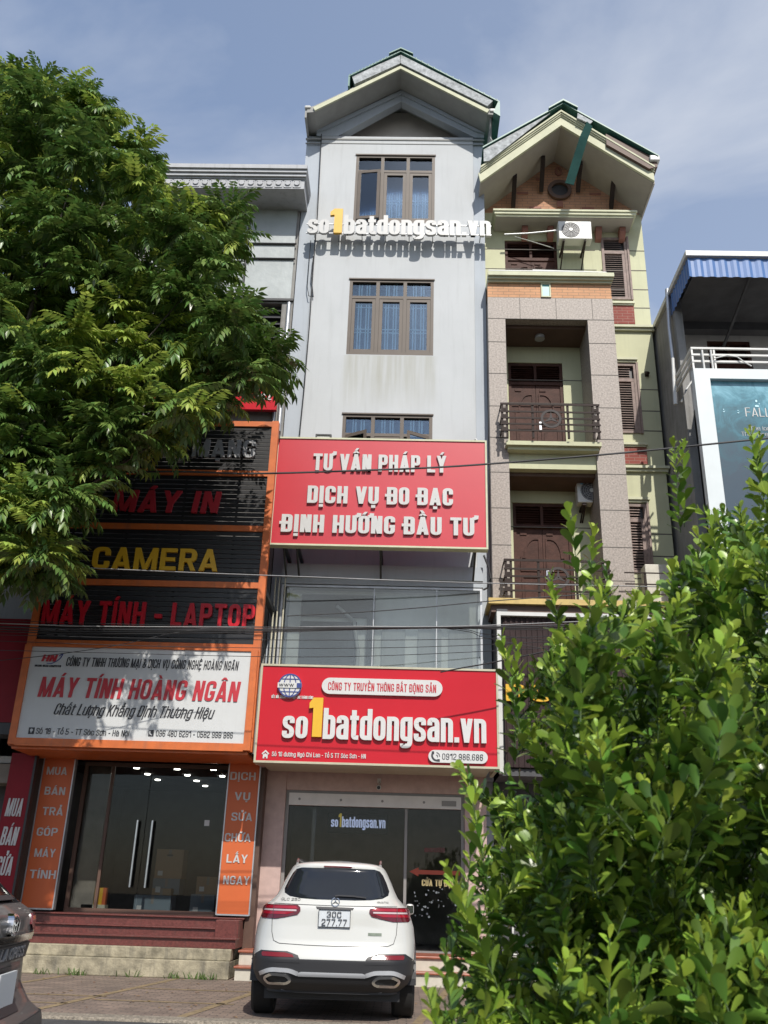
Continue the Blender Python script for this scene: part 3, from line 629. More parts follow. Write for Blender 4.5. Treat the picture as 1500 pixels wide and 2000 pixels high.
# roof letters standing on two rails in front of the wall
rl_ = thing('letter_sign', 'raised white letters with a yellow figure one standing off the wall below the top window', 'sign', (-.4, 17.2, 15.3))
YL = 17.22
lettering('so', -2.46, -1.96, 15.40, .52, YL, 'white_letter', 'lettering', rl_, tv=.21, th=.15, gap=.06, depth=.07)
lettering('1', -1.95, -1.66, 15.42, .70, YL, 'yellow_letter', 'numeral', rl_, tv=.36, th=.2, W=.7, depth=.07)
lettering('batdongsan.vn', -1.62, 1.78, 15.39, .55, YL, 'white_letter', 'lettering', rl_, tv=.205, th=.15, gap=.06, depth=.07)
b = MB(); b.box(-2.5, 1.8, YL + .004, YL + .03, 15.46, 15.48); b.box(-2.5, 1.8, YL + .004, YL + .03, 15.72, 15.74)
for x in np.linspace(-2.3, 1.55, 8): b.box(x - .01, x + .01, YL + .03, YW + (.06 if x < -2.3 else 0), 15.462, 15.478)
b.build('rail', 'galv', rl_)

def signboard(o, x0, x1, z0, z1, y, face, edge, depth=.16, t=.035):
    MB().box(x0 + t, x1 - t, y, y + depth, z0 + t, z1 - t).build('board', face, o); f = MB(); f.frame(x0, x1, z0, z1, t, y - .02, y + depth + .01); f.build('frame', edge, o)

YU = 16.2
us = thing('upper_sign', 'red three line sign with white block letters fixed below the third window', 'sign', (-.55, YU, 7.3))
signboard(us, -2.60, 1.52, 7.32, 9.60, YU, 'red_sign_gloss', 'cream_trim')
for s_, a, b_, z in (('TƯ VẤN PHÁP LÝ', -1.86, .73, 8.87), ('DỊCH VỤ ĐO ĐẠC', -1.93, .86, 8.18), ('ĐỊNH HƯỚNG ĐẦU TƯ', -2.39, 1.26, 7.575)):
    lettering(s_, a, b_, z, .36, YU, 'white_letter', 'lettering', us, tv=.2, th=.16, gap=.08, depth=.05)
b = MB()
for x in (-2.35, -2.1, -.5, 1.3): b.box(x - .03, x + .03, YU + .16, YW - .01, 7.40, 7.46); b.prism_x([(YU + .17, 7.46), (YU + .2, 7.46), (YW - .02, 7.9), (YW - .02, 7.95)], x - .02, x + .02); b.tube([(x, YU + .2, 7.4), (x, YW - .4, 7.0)], .02)
for x in (-2.3, 1.2): b.box(x - .03, x + .03, YU + .16, YW - .01, 9.40, 9.46)
b.each('bracket', 'black_paint', us)

YS = 15.85
ls = thing('website_sign', 'long red sign with a globe badge and website lettering above the glass door', 'sign', (-.45, YS, 3.3))
signboard(ls, -2.50, 1.62, 3.29, 4.97, YS, 'red_sign', 'alu_gold', .3)
b = MB(); b.box(-2.4, 1.5, YS + .31, YW - .3, 3.32, 3.38); b.box(-2.4, 1.5, YS + .31, YW - .3, 4.85, 4.9); b.box(1.56, 1.62, YS + .32, YW - .4, 3.3, 3.38); b.build('bracket', 'alu_gold', ls)
def pill(o, x0, x1, z0, z1, y, d, nm='plate', mat='white_acrylic'):
    r_ = (z1 - z0) / 2; p = [(x1 - r_ + r_ * math.sin(a), (z0 + z1) / 2 - r_ * math.cos(a)) for a in np.linspace(0, math.pi, 12)] + [(x0 + r_ - r_ * math.sin(a), (z0 + z1) / 2 + r_ * math.cos(a)) for a in np.linspace(0, math.pi, 12)]
    return MB().prism(p, y - d, y).build(nm, mat, o)
p_ = pill(ls, -1.42, .66, 4.465, 4.745, YS, .05); lettering('CÔNG TY TRUYỀN THÔNG BẤT ĐỘNG SẢN', -1.31, .55, 4.53, .135, YS - .051, 'text_red', 'lettering', p_, tv=.16, th=.12, W=.52, gap=.1, depth=.004)
lettering('so', -2.05, -1.62, 3.70, .48, YS, 'white_acrylic', 'lettering', ls, tv=.20, th=.14, gap=.06, depth=.06)
lettering('1', -1.61, -1.38, 3.73, .66, YS, 'yellow_letter', 'numeral', ls, tv=.38, th=.2, W=.7, depth=.07)
lettering('batdongsan.vn', -1.36, 1.40, 3.70, .52, YS, 'white_acrylic', 'lettering', ls, tv=.20, th=.14, gap=.055, depth=.06)
lettering('KẾT NỐI THÀNH CÔNG HỢP TÁC THÀNH CÔNG', -2.28, -1.56, 4.375, .05, YS, 'white_acrylic', 'lettering', ls, depth=.012)
lettering('Số 16 đường Ngô Chi Lan - Tổ 5 TT Sóc Sơn - HN', -2.20, -.62, 3.40, .075, YS, 'white_acrylic', 'lettering', ls, tv=.15, th=.13, W=.55, gap=.12, depth=.012)
b = MB(); b.prism([(-2.375, 3.44), (-2.31, 3.50), (-2.245, 3.44), (-2.262, 3.425), (-2.31, 3.468), (-2.358, 3.425)], YS - .012, YS); b.box(-2.35, -2.325, YS - .012, YS, 3.36, 3.43); b.box(-2.295, -2.27, YS - .012, YS, 3.36, 3.43); b.box(-2.325, -2.295, YS - .012, YS, 3.385, 3.44); b.build('house_icon', 'white_acrylic', ls)
p_ = pill(ls, .43, 1.42, 3.365, 3.57, YS, .05); lettering('0912.986.686', .66, 1.34, 3.415, .10, YS - .051, 'text_black', 'lettering', p_, tv=.13, th=.10, W=.6, gap=.16, depth=.004)
b = MB(); b.ribbon(rd([(.50, 3.53), (.485, 3.46), (.53, 3.40), (.60, 3.395)], .05), .03, .03, YS - .055, YS - .051); b.box(.485, .525, YS - .056, YS - .051, 3.50, 3.545); b.box(.58, .62, YS - .056, YS - .051, 3.38, 3.42)
b.ribbon([(.56, 3.49), (.58, 3.475), (.585, 3.45)], .012, .012, YS - .055, YS - .051); b.ribbon([(.565, 3.53), (.605, 3.505), (.62, 3.46)], .012, .012, YS - .055, YS - .051); b.build('phone_icon', 'text_black', p_)
b = MB(); b.disc((-1.97, 4.59), .205, YS - .06, YS); gl_ = b.build('globe_badge', 'white_acrylic', ls)
b = MB(); c_ = (-1.97, 4.59); b.ring(c_, .195, .022, YS - .064, YS - .061); b.ring(c_, .19, .016, YS - .0655, YS - .061, sx=.55); b.box(c_[0] - .008, c_[0] + .008, YS - .067, YS - .061, 4.40, 4.78)
for dz, hw in ((.11, .15), (-.11, .15)): b.box(c_[0] - hw, c_[0] + hw, YS - .068, YS - .061, 4.59 + dz - .007, 4.59 + dz + .007)
b.build('meridians', 'navy', gl_)
b = MB(); b.box(-2.18, -1.77, YS - .075, YS - .069, 4.545, 4.635); b.build('search_bar', 'white_acrylic', gl_)
b = MB(); b.box(-1.85, -1.765, YS - .08, YS - .076, 4.55, 4.63); b.build('search_button', 'navy', gl_); lettering('www', -2.16, -1.90, 4.565, .065, YS - .0755, 'text_black', 'lettering', gl_, tv=.12, th=.1, depth=.003)

# small fittings on the facade
b = thing('floodlight', 'small black framed floodlight on top of the red three line sign', 'light', (-1.75, 16.4, 9.7))
MB().frame(-1.88, -1.56, 9.60, 9.80, .03, 16.42, 16.5).build('housing', 'black_paint', b); MB().box(-1.85, -1.59, 16.44, 16.47, 9.63, 9.77).build('lens', 'white_plastic', b); MB().box(-1.74, -1.70, 16.44, 16.6, 9.56, 9.60).build('bracket', 'black_paint', b)
b = thing('pipe_stub', 'short white pipe end beside the top right corner of the red three line sign', 'pipe', (1.3, 16.5, 9.6))
MB().tube([(1.22, 16.6, 9.5), (1.30, 16.5, 9.74), (1.34, 16.45, 9.76)], .028).build('pipe', 'white_plastic', b, smooth=50)
dc_ = [(628, 262), (620, 420), (612, 520), (604, 640), (594, 760), (585, 850)]
tag(MB().tube([at(x, y, YW - .04) for x, y in dc_], .013, 6).build('drop_cable', 'rubber_cable'), 'thin black cable running down the left edge of the grey facade', 'cable')
tag(MB().tube([at(x, y, YW - .05) for x, y in [(607, 470), (600, 560), (603, 578), (612, 580), (608, 540), (612, 500)]], .01, 6).build('loose_cable', 'rubber_cable'), 'short looped cable hanging beside the left edge of the grey facade', 'cable')
for i, (x, lab) in enumerate(((-2.58, 'cream conduit beside the orange sign post'), (-2.50, 'middle cream conduit beside the glazed first floor'), (-2.38, 'cream conduit close to the first floor glass'))):
    tag(MB().tube([(x, YW - .32 - .03 * i, 4.0), (x + .02, YW - .33 - .03 * i, 5.6), (x + .015, YW - .32 - .03 * i, 7.0)], .016, 6).build('conduit', 'conduit_cream', smooth=50), lab, 'pipe', 'conduits by the glazed floor')
tag(MB().tube([at(x, y, 17.0) for x, y in [(945, 1085), (955, 1110), (958, 1130), (952, 1148), (944, 1152)]], .02, 8).build('looped_hose', 'rubber_cable', smooth=60), 'curved black hose by the lower right corner of the red three line sign', 'hose')
tag(MB().box(-2.42, -2.34, YW - .06, YW - .0, 9.62, 10.05).build('junction_box', 'rust', bevel=.01), 'rusty narrow box on the grey wall at the end of the thin cable', 'box')
# ------------------------------------------------------------------ computer shop house on the left
lh = thing('shop_house', 'grey shop house with a moulded cornice, mostly behind the leafy tree', 'house', (-4.6, 17.5, 0))
b = MB(); b.wall(-6.62, -2.72, 3.5, 16.5, 17.55, 17.75, [(-6.2, -2.95, 13.82, 16.42), (-5.8, -2.97, 12.0, 13.72)]); b.box(-6.62, -6.45, 17.75, 26, 0, 16.5); b.box(-2.9, -2.72, 17.75, 26, 0, 16.5); b.box(-6.45, -2.9, 25.8, 26, 0, 16.5); b.box(-6.45, -2.9, 17.75, 25.8, 16.3, 16.5)
for z in (3.5, 7, 10.4, 13.75): b.box(-6.45, -2.9, 18.0, 25.8, z - .1, z)
b.build('wall', 'stained_wall', lh)
b = MB(); b.box(-6.75, -2.56, 16.78, 18.4, 16.36, 16.62); b.box(-6.80, -2.52, 16.70, 18.4, 16.66, 16.74); b.box(-6.86, -2.50, 16.62, 18.4, 16.82, 16.93); b.box(-6.78, -2.54, 16.75, 18.4, 16.62, 16.66); b.box(-6.83, -2.51, 16.66, 18.4, 16.74, 16.82)
cn = b.build('cornice', 'cornice_grey', lh)
b = MB()
for i in range(19):
    x = -6.6 + i * .215; b.disc((x, 16.51), .062, 16.75, 16.781, 14); b.ribbon(rd([(x - .085, 16.40), (x - .085, 16.58), (x + .085, 16.58), (x + .085, 16.40)], .03, True), .022, .022, 16.765, 16.781, True)
b.build('medallion_band', 'cornice_grey', cn)
b = MB()
for z0, z1 in ((15.36, 16.42), (14.93, 15.32), (13.82, 14.89)): b.box(-6.2, -3.93, 17.58, 17.6, z0, z1); b.box(-3.87, -2.78, 17.50, 17.54, z0, z1)
b.build('translucent_sheet', 'glazed_sheet', lh)
b = MB()
for z in (15.34, 14.91): b.tube([(-6.2, 17.47, z), (-2.74, 17.47, z)], .022)
b.tube([(-3.9, 17.49, 13.8), (-3.9, 17.49, 16.42)], .02); b.box(-6.2, -2.72, 17.49, 17.56, 13.76, 13.82); b.each('sheet_bar', 'black_paint', lh)
b = MB()
for i in range(9): z = 12.1 + i * .18; b.add([(-5.8, 17.6, z), (-2.97, 17.6, z), (-2.97, 17.7, z + .12), (-5.8, 17.7, z + .12)], [(0, 1, 2, 3)])
b.box(-5.8, -2.97, 17.72, 17.74, 12.0, 13.72); b.build('louvre_window', 'ac_dark', lh)
b = MB(); b.tube([(-2.80, 17.5, 10.4), (-2.80, 17.5, 13.7)], .05); b.tube([(-2.93, 17.5, 10.4), (-2.93, 17.5, 12.9)], .035); b.each('downpipe', 'galv', lh, smooth=50)
b = MB(); b.box(-6.62, -6.47, 17.0, 17.56, .85, 3.5); b.box(-2.72, -2.46, 17.02, 17.56, .3, 3.5); b.box(-6.62, -2.6, 16.0, 17.55, 3.46, 3.5); b.each('shop_pier', 'brown_trim', lh)
# shop front, steps and interior
b = MB(); b.box(-6.7, -2.66, 16.08, 17.5, 0, .26); b.box(-6.7, -2.66, 16.16, 17.5, .26, .43); b.build('plinth', 'old_concrete', lh, bevel=.015)
b = MB(); b.box(-6.6, -2.62, 16.24, 17.6, .43, .57); b.box(-6.55, -3.0, 16.52, 17.6, .57, .70); b.box(-3.0, -2.62, 16.45, 17.6, .57, .846); b.box(-6.6, -2.62, 16.88, 26, .70, .85); b.box(-6.62, -2.60, 16.20, 16.60, .562, .59)
b.box(-6.3, -3.0, 16.48, 16.9, .70, .725); b.box(-6.62, -2.6, 16.84, 17.5, .85, .875); b.build('steps', 'maroon_granite', lh, bevel=.006)
b = MB(); b.frame(-5.86, -3.14, .875, 3.42, .07, 17.42, 17.5); b.box(-5.35, -5.30, 17.43, 17.49, .945, 3.35); fr_ = b.build('door', 'brown_trim', lh)
b = MB(); b.box(-5.79, -5.36, 17.45, 17.46, .945, 3.35); b.box(-5.29, -4.62, 17.45, 17.46, .945, 3.35); b.box(-4.61, -3.21, 17.45, 17.46, .945, 3.35); b.build('pane', 'shop_glass', fr_)
for x in (-4.74, -4.47): MB().tube([(x, 17.36, 1.30), (x, 17.36, 2.42)], .025).build('handle', 'steel', fr_, smooth=50)
MB().box(-3.55, -3.46, 17.443, 17.448, 2.36, 2.46).build('sticker', 'white_acrylic', fr_)
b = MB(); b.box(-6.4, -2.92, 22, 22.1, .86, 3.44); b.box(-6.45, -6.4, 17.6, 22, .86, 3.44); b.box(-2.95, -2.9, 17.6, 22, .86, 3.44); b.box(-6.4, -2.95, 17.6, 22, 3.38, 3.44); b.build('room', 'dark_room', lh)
b = MB(); b.box(-5.82, -5.42, 17.6, 17.7, .88, 3.38); b.build('curtain_panel', 'taupe', lh)
k = 0
for px, py in ((267, 1500), (288, 1512), (308, 1523), (346, 1502), (366, 1514), (384, 1525), (401, 1535), (417, 1503), (434, 1516)):
    x, y, z = at(px, py, 17.5); t = (3.37 - EYE) / (z - EYE); X_, Y_ = x * t, y * t
    if Y_ > 21.9: continue
    o = tag(MB().tube([(X_, Y_, 3.375), (X_, Y_, 3.36)], .055, 16).build('downlight', 'lamp_lit'), 'round lit downlight in the ceiling of the dark computer shop', 'light', 'downlights in the computer shop')
def carton(name, label, x0, x1, y0, y1, z0, z1, mat='cardboard', grp='cartons behind the computer shop glass'):
    o = thing(name, label, 'box', ((x0 + x1) / 2, (y0 + y1) / 2, z0), grp)
    MB().box(x0, x1, y0, y1, z0, z1).build('body', mat, o, bevel=.006)
    cx = (x0 + x1) / 2; b = MB(); b.box(cx - .025, cx + .025, y0 - .003, y0, z1 - .14, z1 - .005); b.box(cx - .025, cx + .025, y0, y1, z1, z1 + .003); b.build('tape', 'taupe', o)
    MB().box(x0 + .06, x0 + .15, y0 - .002, y0, z0 + .05, z0 + .13).build('label', 'white_acrylic', o)
    return o
c_ = carton('carton', 'tall brown carton with a hand slot, topmost of the stack behind the shop door', -4.56, -4.05, 18.3, 18.7, 1.47, 1.98)
MB().box(-4.36, -4.25, 18.294, 18.3, 1.86, 1.89).build('hand_slot', 'black_paint', c_)
carton('carton', 'grey carton under the tall brown carton behind the shop door', -4.57, -4.07, 18.3, 18.7, 1.20, 1.47, 'carton_grey')
carton('carton', 'flat brown carton between two grey cartons behind the shop door', -4.52, -4.17, 18.1, 18.6, 1.18, 1.30)
c2 = carton('carton', 'wide blue grey carton at the bottom of the stack behind the shop door', -4.76, -4.10, 17.85, 18.28, .876, 1.18, 'carton_grey')
carton('carton', 'brown carton on the right side of the shop window', -3.72, -3.30, 18.1, 18.5, 1.22, 1.52)
carton('carton', 'grey carton under the brown carton at the right end of the shop window', -3.78, -3.34, 18.0, 18.4, .876, 1.22, 'carton_grey')
o = thing('altar_box', 'small yellow paper box with an orange edge on the shop floor at the left pane', 'box', (-5.45, 17.75, .876))
MB().box(-5.62, -5.2, 17.6, 17.8, .876, 1.0).build('base', 'conduit_cream', o); b = MB(); b.box(-5.42, -5.28, 17.65, 17.75, 1.0, 1.28); b.build('box', 'yellow_letter', o); MB().box(-5.279, -5.22, 17.65, 17.75, 1.0, 1.28).build('edge', 'orange_panel', o)

# slatted sign tower with orange frame
yt = 15.8
tw = thing('slat_sign', 'tall black slatted sign tower with orange frame, lettered CAMERA in yellow', 'sign', (-4.5, yt, 5.2))
b = MB(); b.box(-2.66, -2.53, yt - .04, yt + .10, 3.45, 9.72); b.box(-6.66, -6.52, yt - .04, yt + .10, 3.45, 9.72)
for z in (9.60, 8.54, 7.42, 6.32, 5.18): b.box(-6.52, -2.66, yt - .03, yt + .08, z, z + .11)
b.box(-6.52, -2.66, yt - .05, yt + .10, 3.45, 3.56); b.build('frame', 'orange_paint', tw)
b = MB()
for z0, z1 in ((8.65, 9.60), (7.53, 8.54), (6.43, 7.42), (5.29, 6.32)):
    n_ = 11
    for i in range(n_): a = z0 + (z1 - z0) * i / n_; h = (z1 - z0) / n_; b.box(-6.52, -2.66, yt + .0, yt + .03, a + .012, a + h * .93); 
    for x in (-6.2, -5.2, -4.2, -3.2): b.box(x - .02, x + .02, yt + .032, yt + .07, z0, z1)
b.build('slats', 'black_slat', tw)
b = MB()
for x in (-6.59, -2.6): b.box(x - .05, x + .05, yt + .11, 17.5, 9.5, 9.6); b.box(x - .05, x + .05, yt + .11, 17.5, 6.3, 6.4)
b.each('bracket', 'black_paint', tw)
for s_, x0, x1, z, cap, m_ in (('THIẾT BỊ MẠNG', -6.10, -2.93, 8.90, .37, 'silver_letter'), ('MÁY IN', -5.52, -3.54, 7.75, .43, 'text_red'), ('CAMERA', -5.72, -3.42, 6.61, .42, 'yellow_letter'), ('MÁY TÍNH - LAPTOP', -6.46, -2.67, 5.57, .43, 'red_sign')):
    lettering(s_, x0, x1, z, cap, yt - .03, m_, 'lettering', tw, tv=.19, th=.17, W=.66 if s_ == 'CAMERA' else .6, gap=.12, depth=.06, slant=.12 if s_ == 'MÁY IN' else 0)
# white company sign
yw = 15.7
wsn = thing('company_sign', 'white sign board with red and black lettering in an orange frame, below the black slats', 'sign', (-4.5, yw, 3.5))
MB().box(-6.52, -2.67, yw + .0, yw + .06, 3.57, 5.14).build('board', 'sign_white', wsn)
b = MB(); b.box(-6.64, -6.522, yw - .03, yw + .05, 3.46, 5.17); b.box(-2.668, -2.55, yw - .03, yw + .05, 3.46, 5.17); b.box(-6.522, -2.668, yw - .025, yw + .05, 5.142, 5.172); b.box(-6.522, -2.668, yw - .028, yw + .05, 3.44, 3.568)
b.box(-6.6, -2.6, yw + .07, 17.0, 3.40, 3.44); b.build('frame', 'orange_paint', wsn)
lettering('CÔNG TY TNHH THƯƠNG MẠI & DỊCH VỤ CÔNG NGHỆ HOÀNG NGÂN', -5.88, -2.88, 4.81, .155, yw, 'text_black', 'lettering', wsn, tv=.14, th=.11, W=.54, gap=.13, depth=.012, slant=.1)
lettering('MÁY TÍNH HOÀNG NGÂN', -6.28, -2.84, 4.265, .345, yw, 'text_red', 'lettering', wsn, tv=.185, th=.15, W=.56, gap=.10, depth=.014, slant=.12)
lettering('Chất Lượng Khẳng Định Thương Hiệu', -5.96, -3.24, 3.97, .19, yw, 'text_black', 'lettering', wsn, tv=.13, th=.08, W=.5, gap=.1, depth=.012, slant=.28)
lettering('Số 18 - Tổ 5 - TT Sóc Sơn - Hà Nội', -6.20, -4.62, 3.64, .10, yw, 'text_black', 'lettering', wsn, tv=.12, th=.1, W=.6, gap=.12, depth=.008, slant=.05)
lettering('096 480 6291 - 0582 999 986', -4.16, -2.86, 3.655, .10, yw, 'text_black', 'lettering', wsn, tv=.12, th=.1, W=.6, gap=.12, depth=.008)
b = MB(); b.box(-6.33, -6.23, yw - .006, yw, 3.635, 3.745); b.box(-4.29, -4.20, yw - .006, yw, 3.65, 3.755); b.each('icon_tile', 'text_black', wsn)
b = MB(); b.disc((-6.28, 3.70), .025, yw - .009, yw - .0065, 10); b.prism([(-6.298, 3.69), (-6.262, 3.69), (-6.28, 3.65)], yw - .0095, yw - .0066); b.ribbon(rd([(-4.268, 3.74), (-4.265, 3.69), (-4.225, 3.67)], .02), .018, .018, yw - .009, yw - .0065); b.each('icon_mark', 'sign_white', wsn)
lettering('HN', -6.32, -6.07, 4.88, .12, yw, 'text_red', 'emblem', wsn, tv=.2, th=.16, W=.6, depth=.01, slant=.25)
b = MB(); b.ribbon(rd([(-6.02, 4.98), (-5.95, 5.04), (-6.0, 4.92), (-6.14, 4.84), (-6.22, 4.85)], .06), .016, .012, yw - .008, yw); b.build('emblem_swoosh', 'navy', wsn)
lettering('HOANG NGAN COMPUTER', -6.42, -5.96, 4.785, .035, yw, 'text_black', 'lettering', wsn, tv=.2, th=.16, depth=.006)
# orange shop pillars
def pillar_sign(label, x0, x1, words, y=16.95):
    o = thing('pillar_sign', label, 'sign', ((x0 + x1) / 2, y, .9)); MB().box(x0, x1, y, y + .10, .93, 3.40).build('board', 'orange_panel', o)
    f = MB(); f.box(x0 - .02, x0, y - .01, y + .12, .91, 3.40); f.box(x1, x1 + .02, y - .01, y + .12, .91, 3.40); f.box(x0, x1, y - .012, y + .11, .905, .928); f.build('frame', 'galv', o)
    n_ = len(words); step = .345 if n_ == 6 else .352
    for i, wd in enumerate(words):
        wl = .10 + .088 * len(wd); c = (x0 + x1) / 2 + .02 * ((i % 3) - 1); lettering(wd, c - wl / 2, c + wl / 2, 3.12 - i * step, .135, y, 'white_letter', 'lettering', o, tv=.17, th=.15, W=.66, gap=.13, depth=.012)
pillar_sign('orange vertical pillar sign reading from MUA down to TÍNH, beside the red panel', -6.44, -5.90, ['MUA', 'BÁN', 'TRẢ', 'GÓP', 'MÁY', 'TÍNH'])
pillar_sign('orange vertical pillar sign reading from DỊCH down to NGAY, beside the pink pillar', -3.09, -2.55, ['DỊCH', 'VỤ', 'SỬA', 'CHỮA', 'LẤY', 'NGAY'])

# neighbour at the far left
nh = thing('neighbour_shop', 'shop at the left edge with a dark maroon sign band and a white wall above', 'house', (-9, 16.9, 0))
b = MB(); b.box(-12, -6.68, 16.6, 26, 5.6, 9.2); b.box(-12, -6.68, 25.8, 26, 0, 5.6); b.box(-12, -11.8, 16.9, 25.8, 0, 5.6); b.box(-6.78, -6.68, 16.95, 25.8, 0, 5.6); b.box(-11.8, -6.78, 16.95, 25.8, 3.3, 3.42); b.build('wall', 'white_wall', nh)
MB().box(-12, -6.70, 15.95, 16.1, 3.86, 5.70).build('sign_band', 'maroon_panel', nh); b = MB(); b.box(-12, -6.70, 15.96, 16.5, 3.66, 3.855); b.box(-12, -6.7, 16.12, 16.6, 5.5, 5.6); b.build('soffit', 'black_paint', nh)
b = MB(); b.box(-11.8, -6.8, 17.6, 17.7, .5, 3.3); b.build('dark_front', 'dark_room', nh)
b = MB(); b.box(-11.8, -6.95, 16.9, 17.5, 2.95, 3.28); b.build('lintel', 'taupe', nh); MB().box(-12, -6.7, 16.2, 26, 0, .5).build('plinth', 'old_concrete', nh)
ps = thing('banner_panel', 'narrow maroon panel with white slanted words at the far left of the shops', 'sign', (-6.6, 16.6, 1))
MB().box(-6.92, -6.50, 16.62, 16.70, .9, 3.44).build('board', 'maroon_panel', ps); MB().box(-6.498, -6.46, 16.6, 16.72, .9, 3.44).build('edge', 'black_paint', ps)
for wd, z in (('MUA', 2.37), ('BÁN', 1.90), ('SỬA', 1.42)): lettering(wd, -6.86, -6.58, z, .30, 16.62, 'white_letter', 'lettering', ps, tv=.18, th=.12, W=.5, depth=.012, slant=.1)
rs = thing('phone_sign', 'bright red sign glimpsed through the tree above the orange frame', 'sign', (-3.6, 17.3, 11))
MB().box(-5.6, -2.86, 17.3, 17.4, 10.82, 11.7).build('board', 'red_sign', rs); lettering('982', -3.35, -2.98, 11.05, .16, 17.3, 'white_letter', 'lettering', rs, depth=.015)
lettering('A E', -4.75, -3.95, 11.42, .22, 17.3, 'white_letter', 'lettering', rs, depth=.015)

# ------------------------------------------------------------------ the green house
def wood_door(parent, x0, x1, z0, z1, Y, nm='door'):
    f = MB(); f.box(x0, x0 + .07, Y - .03, Y + .08, z0, z1); f.box(x1 - .07, x1, Y - .03, Y + .08, z0, z1); f.box(x0 + .07, x1 - .07, Y - .03, Y + .08, z1 - .07, z1); xm = (x0 + x1) / 2
    zt = z1 - .52; f.box(x0 + .07, x1 - .07, Y - .03, Y + .08, zt - .05, zt + .03)
    d = f.build(nm, 'dark_wood', parent)
    lv = MB()
    for a, b_ in ((x0 + .07, xm - .03), (xm + .03, x1 - .07)):
        for i in range(7): z = zt + .05 + i * .055; lv.add([(a, Y - .01, z), (b_, Y - .01, z), (b_, Y + .04, z + .045), (a, Y + .04, z + .045)], [(0, 1, 2, 3)])
    lv.box(xm - .03, xm + .03, Y - .028, Y + .078, zt + .03, z1 - .07); lv.box(x0 + .07, x1 - .07, Y + .05, Y + .06, zt, z1 - .07); lv.build('fanlight_louvre', 'dark_wood', d)
    for a, b_, sgn in ((x0 + .07, xm - .004, 1), (xm + .004, x1 - .07, -1)):
        l_ = MB(); l_.box(a, b_, Y, Y + .045, z0, zt - .05); wq = b_ - a; h = zt - z0
        arc = [(a + .09, z0 + h * .52), (a + .09, z0 + h * .66)] + [(a + wq * (.30 + .40 * (1 - math.cos(t))), z0 + h * (.66 + .20 * math.sin(t))) for t in np.linspace(0, math.pi / 2, 6)] + [(b_ - .07, z0 + h * .86), (b_ - .07, z0 + h * .52)]
        if sgn < 0: arc = [(a + b_ - p[0], p[1]) for p in arc]
        l_.ribbon(arc, .035, .035, Y - .022, Y, True); l_.frame(a + .09, b_ - .07, z0 + h * .06, z0 + h * .46, .035, Y - .02, Y); l_.box(a + .15, b_ - .13, Y - .014, Y, z0 + h * .12, z0 + h * .40)
        l_.box(a + .08, a + wq * .4, Y - .02, Y, z0 + h * .90, z0 + h * .93); l_.build('door_leaf', 'dark_wood', d)
    h_ = MB(); h_.box(xm + .05, xm + .10, Y - .03, Y - .001, z0 + .9, z0 + 1.12); h_.tube([(xm + .075, Y - .05, z0 + 1.06), (xm + .2, Y - .05, z0 + 1.06)], .012); h_.build('handle', 'steel', d)
    return d
def shutter(parent, x0, x1, z0, z1, Y, split=.24):
    f = MB(); f.frame(x0, x1, z0, z1, .06, Y - .03, Y + .06); zs = z1 - (z1 - z0) * split; f.box(x0 + .06, x1 - .06, Y - .02, Y + .06, zs - .04, zs + .04); f.box(x1 - .13, x1 - .06, Y - .015, Y + .05, z0 + .06, zs - .04)
    f.box(x1, x1 + .045, Y - .06, Y + .02, z0 - .02, z1 + .02); d = f.build('shutter', 'old_wood', parent); s = MB()
    for a, b_ in ((z0 + .08, zs - .05), (zs + .05, z1 - .07)):
        n_ = int((b_ - a) / .06)
        for i in range(n_): z = a + (b_ - a) * i / n_; s.add([(x0 + .06, Y - .012, z), (x1 - .13, Y - .012, z), (x1 - .13, Y + .035, z + .05), (x0 + .06, Y + .035, z + .05), (x0 + .06, Y - .012, z + .008), (x1 - .13, Y - .012, z + .008)], [(0, 1, 2, 3), (0, 4, 5, 1)])
    s.build('slats', 'old_wood', d); MB().box(x0 + .06, x1 - .06, Y + .055, Y + .06, z0, z1).build('backing', 'black_paint', d); return d

YG, YB = 17.2, 18.2
eh = thing('green_house', 'pale green house with granite balcony frame, brick gable and louvred shutters', 'house', (3.6, YB, 0))
b = MB(); b.wall(1.70, 5.58, 3.3, 16.95, YB, YB + .2, [(2.22, 3.48, 14.3, 16.12), (2.22, 3.46, 10.0, 12.66), (2.24, 3.48, 6.6, 9.16), (4.62, 5.12, 10.88, 12.66), (4.66, 5.08, 7.62, 9.17), (4.55, 5.16, 14.42, 16.22)]); b.box(5.40, 5.58, YB + .2, 26, 0, 16.95); b.box(1.70, 1.88, YB + .2, 26, 0, 16.95); b.box(1.88, 5.4, 25.8, 26, 0, 16.95)
for z in (3.4, 6.6, 9.9, 13.4, 16.9): b.box(1.88, 5.4, YB + .3, 25.8, z - .1, z)
b.build('wall', 'green_paint', eh)
b = MB()
for z in (15.85, 15.27, 14.72, 14.2, 12.0, 11.45, 10.95, 8.5, 8.0, 7.5): b.box(4.5, 5.585, YB - .004, YB + .01, z - .012, z + .012)
for z in (15.85, 15.27, 12.2, 11.6, 8.6): b.box(1.7, 4.4, YB - .004, YB + .01, z - .01, z + .01)
b.each('wall_groove', 'groove', eh)
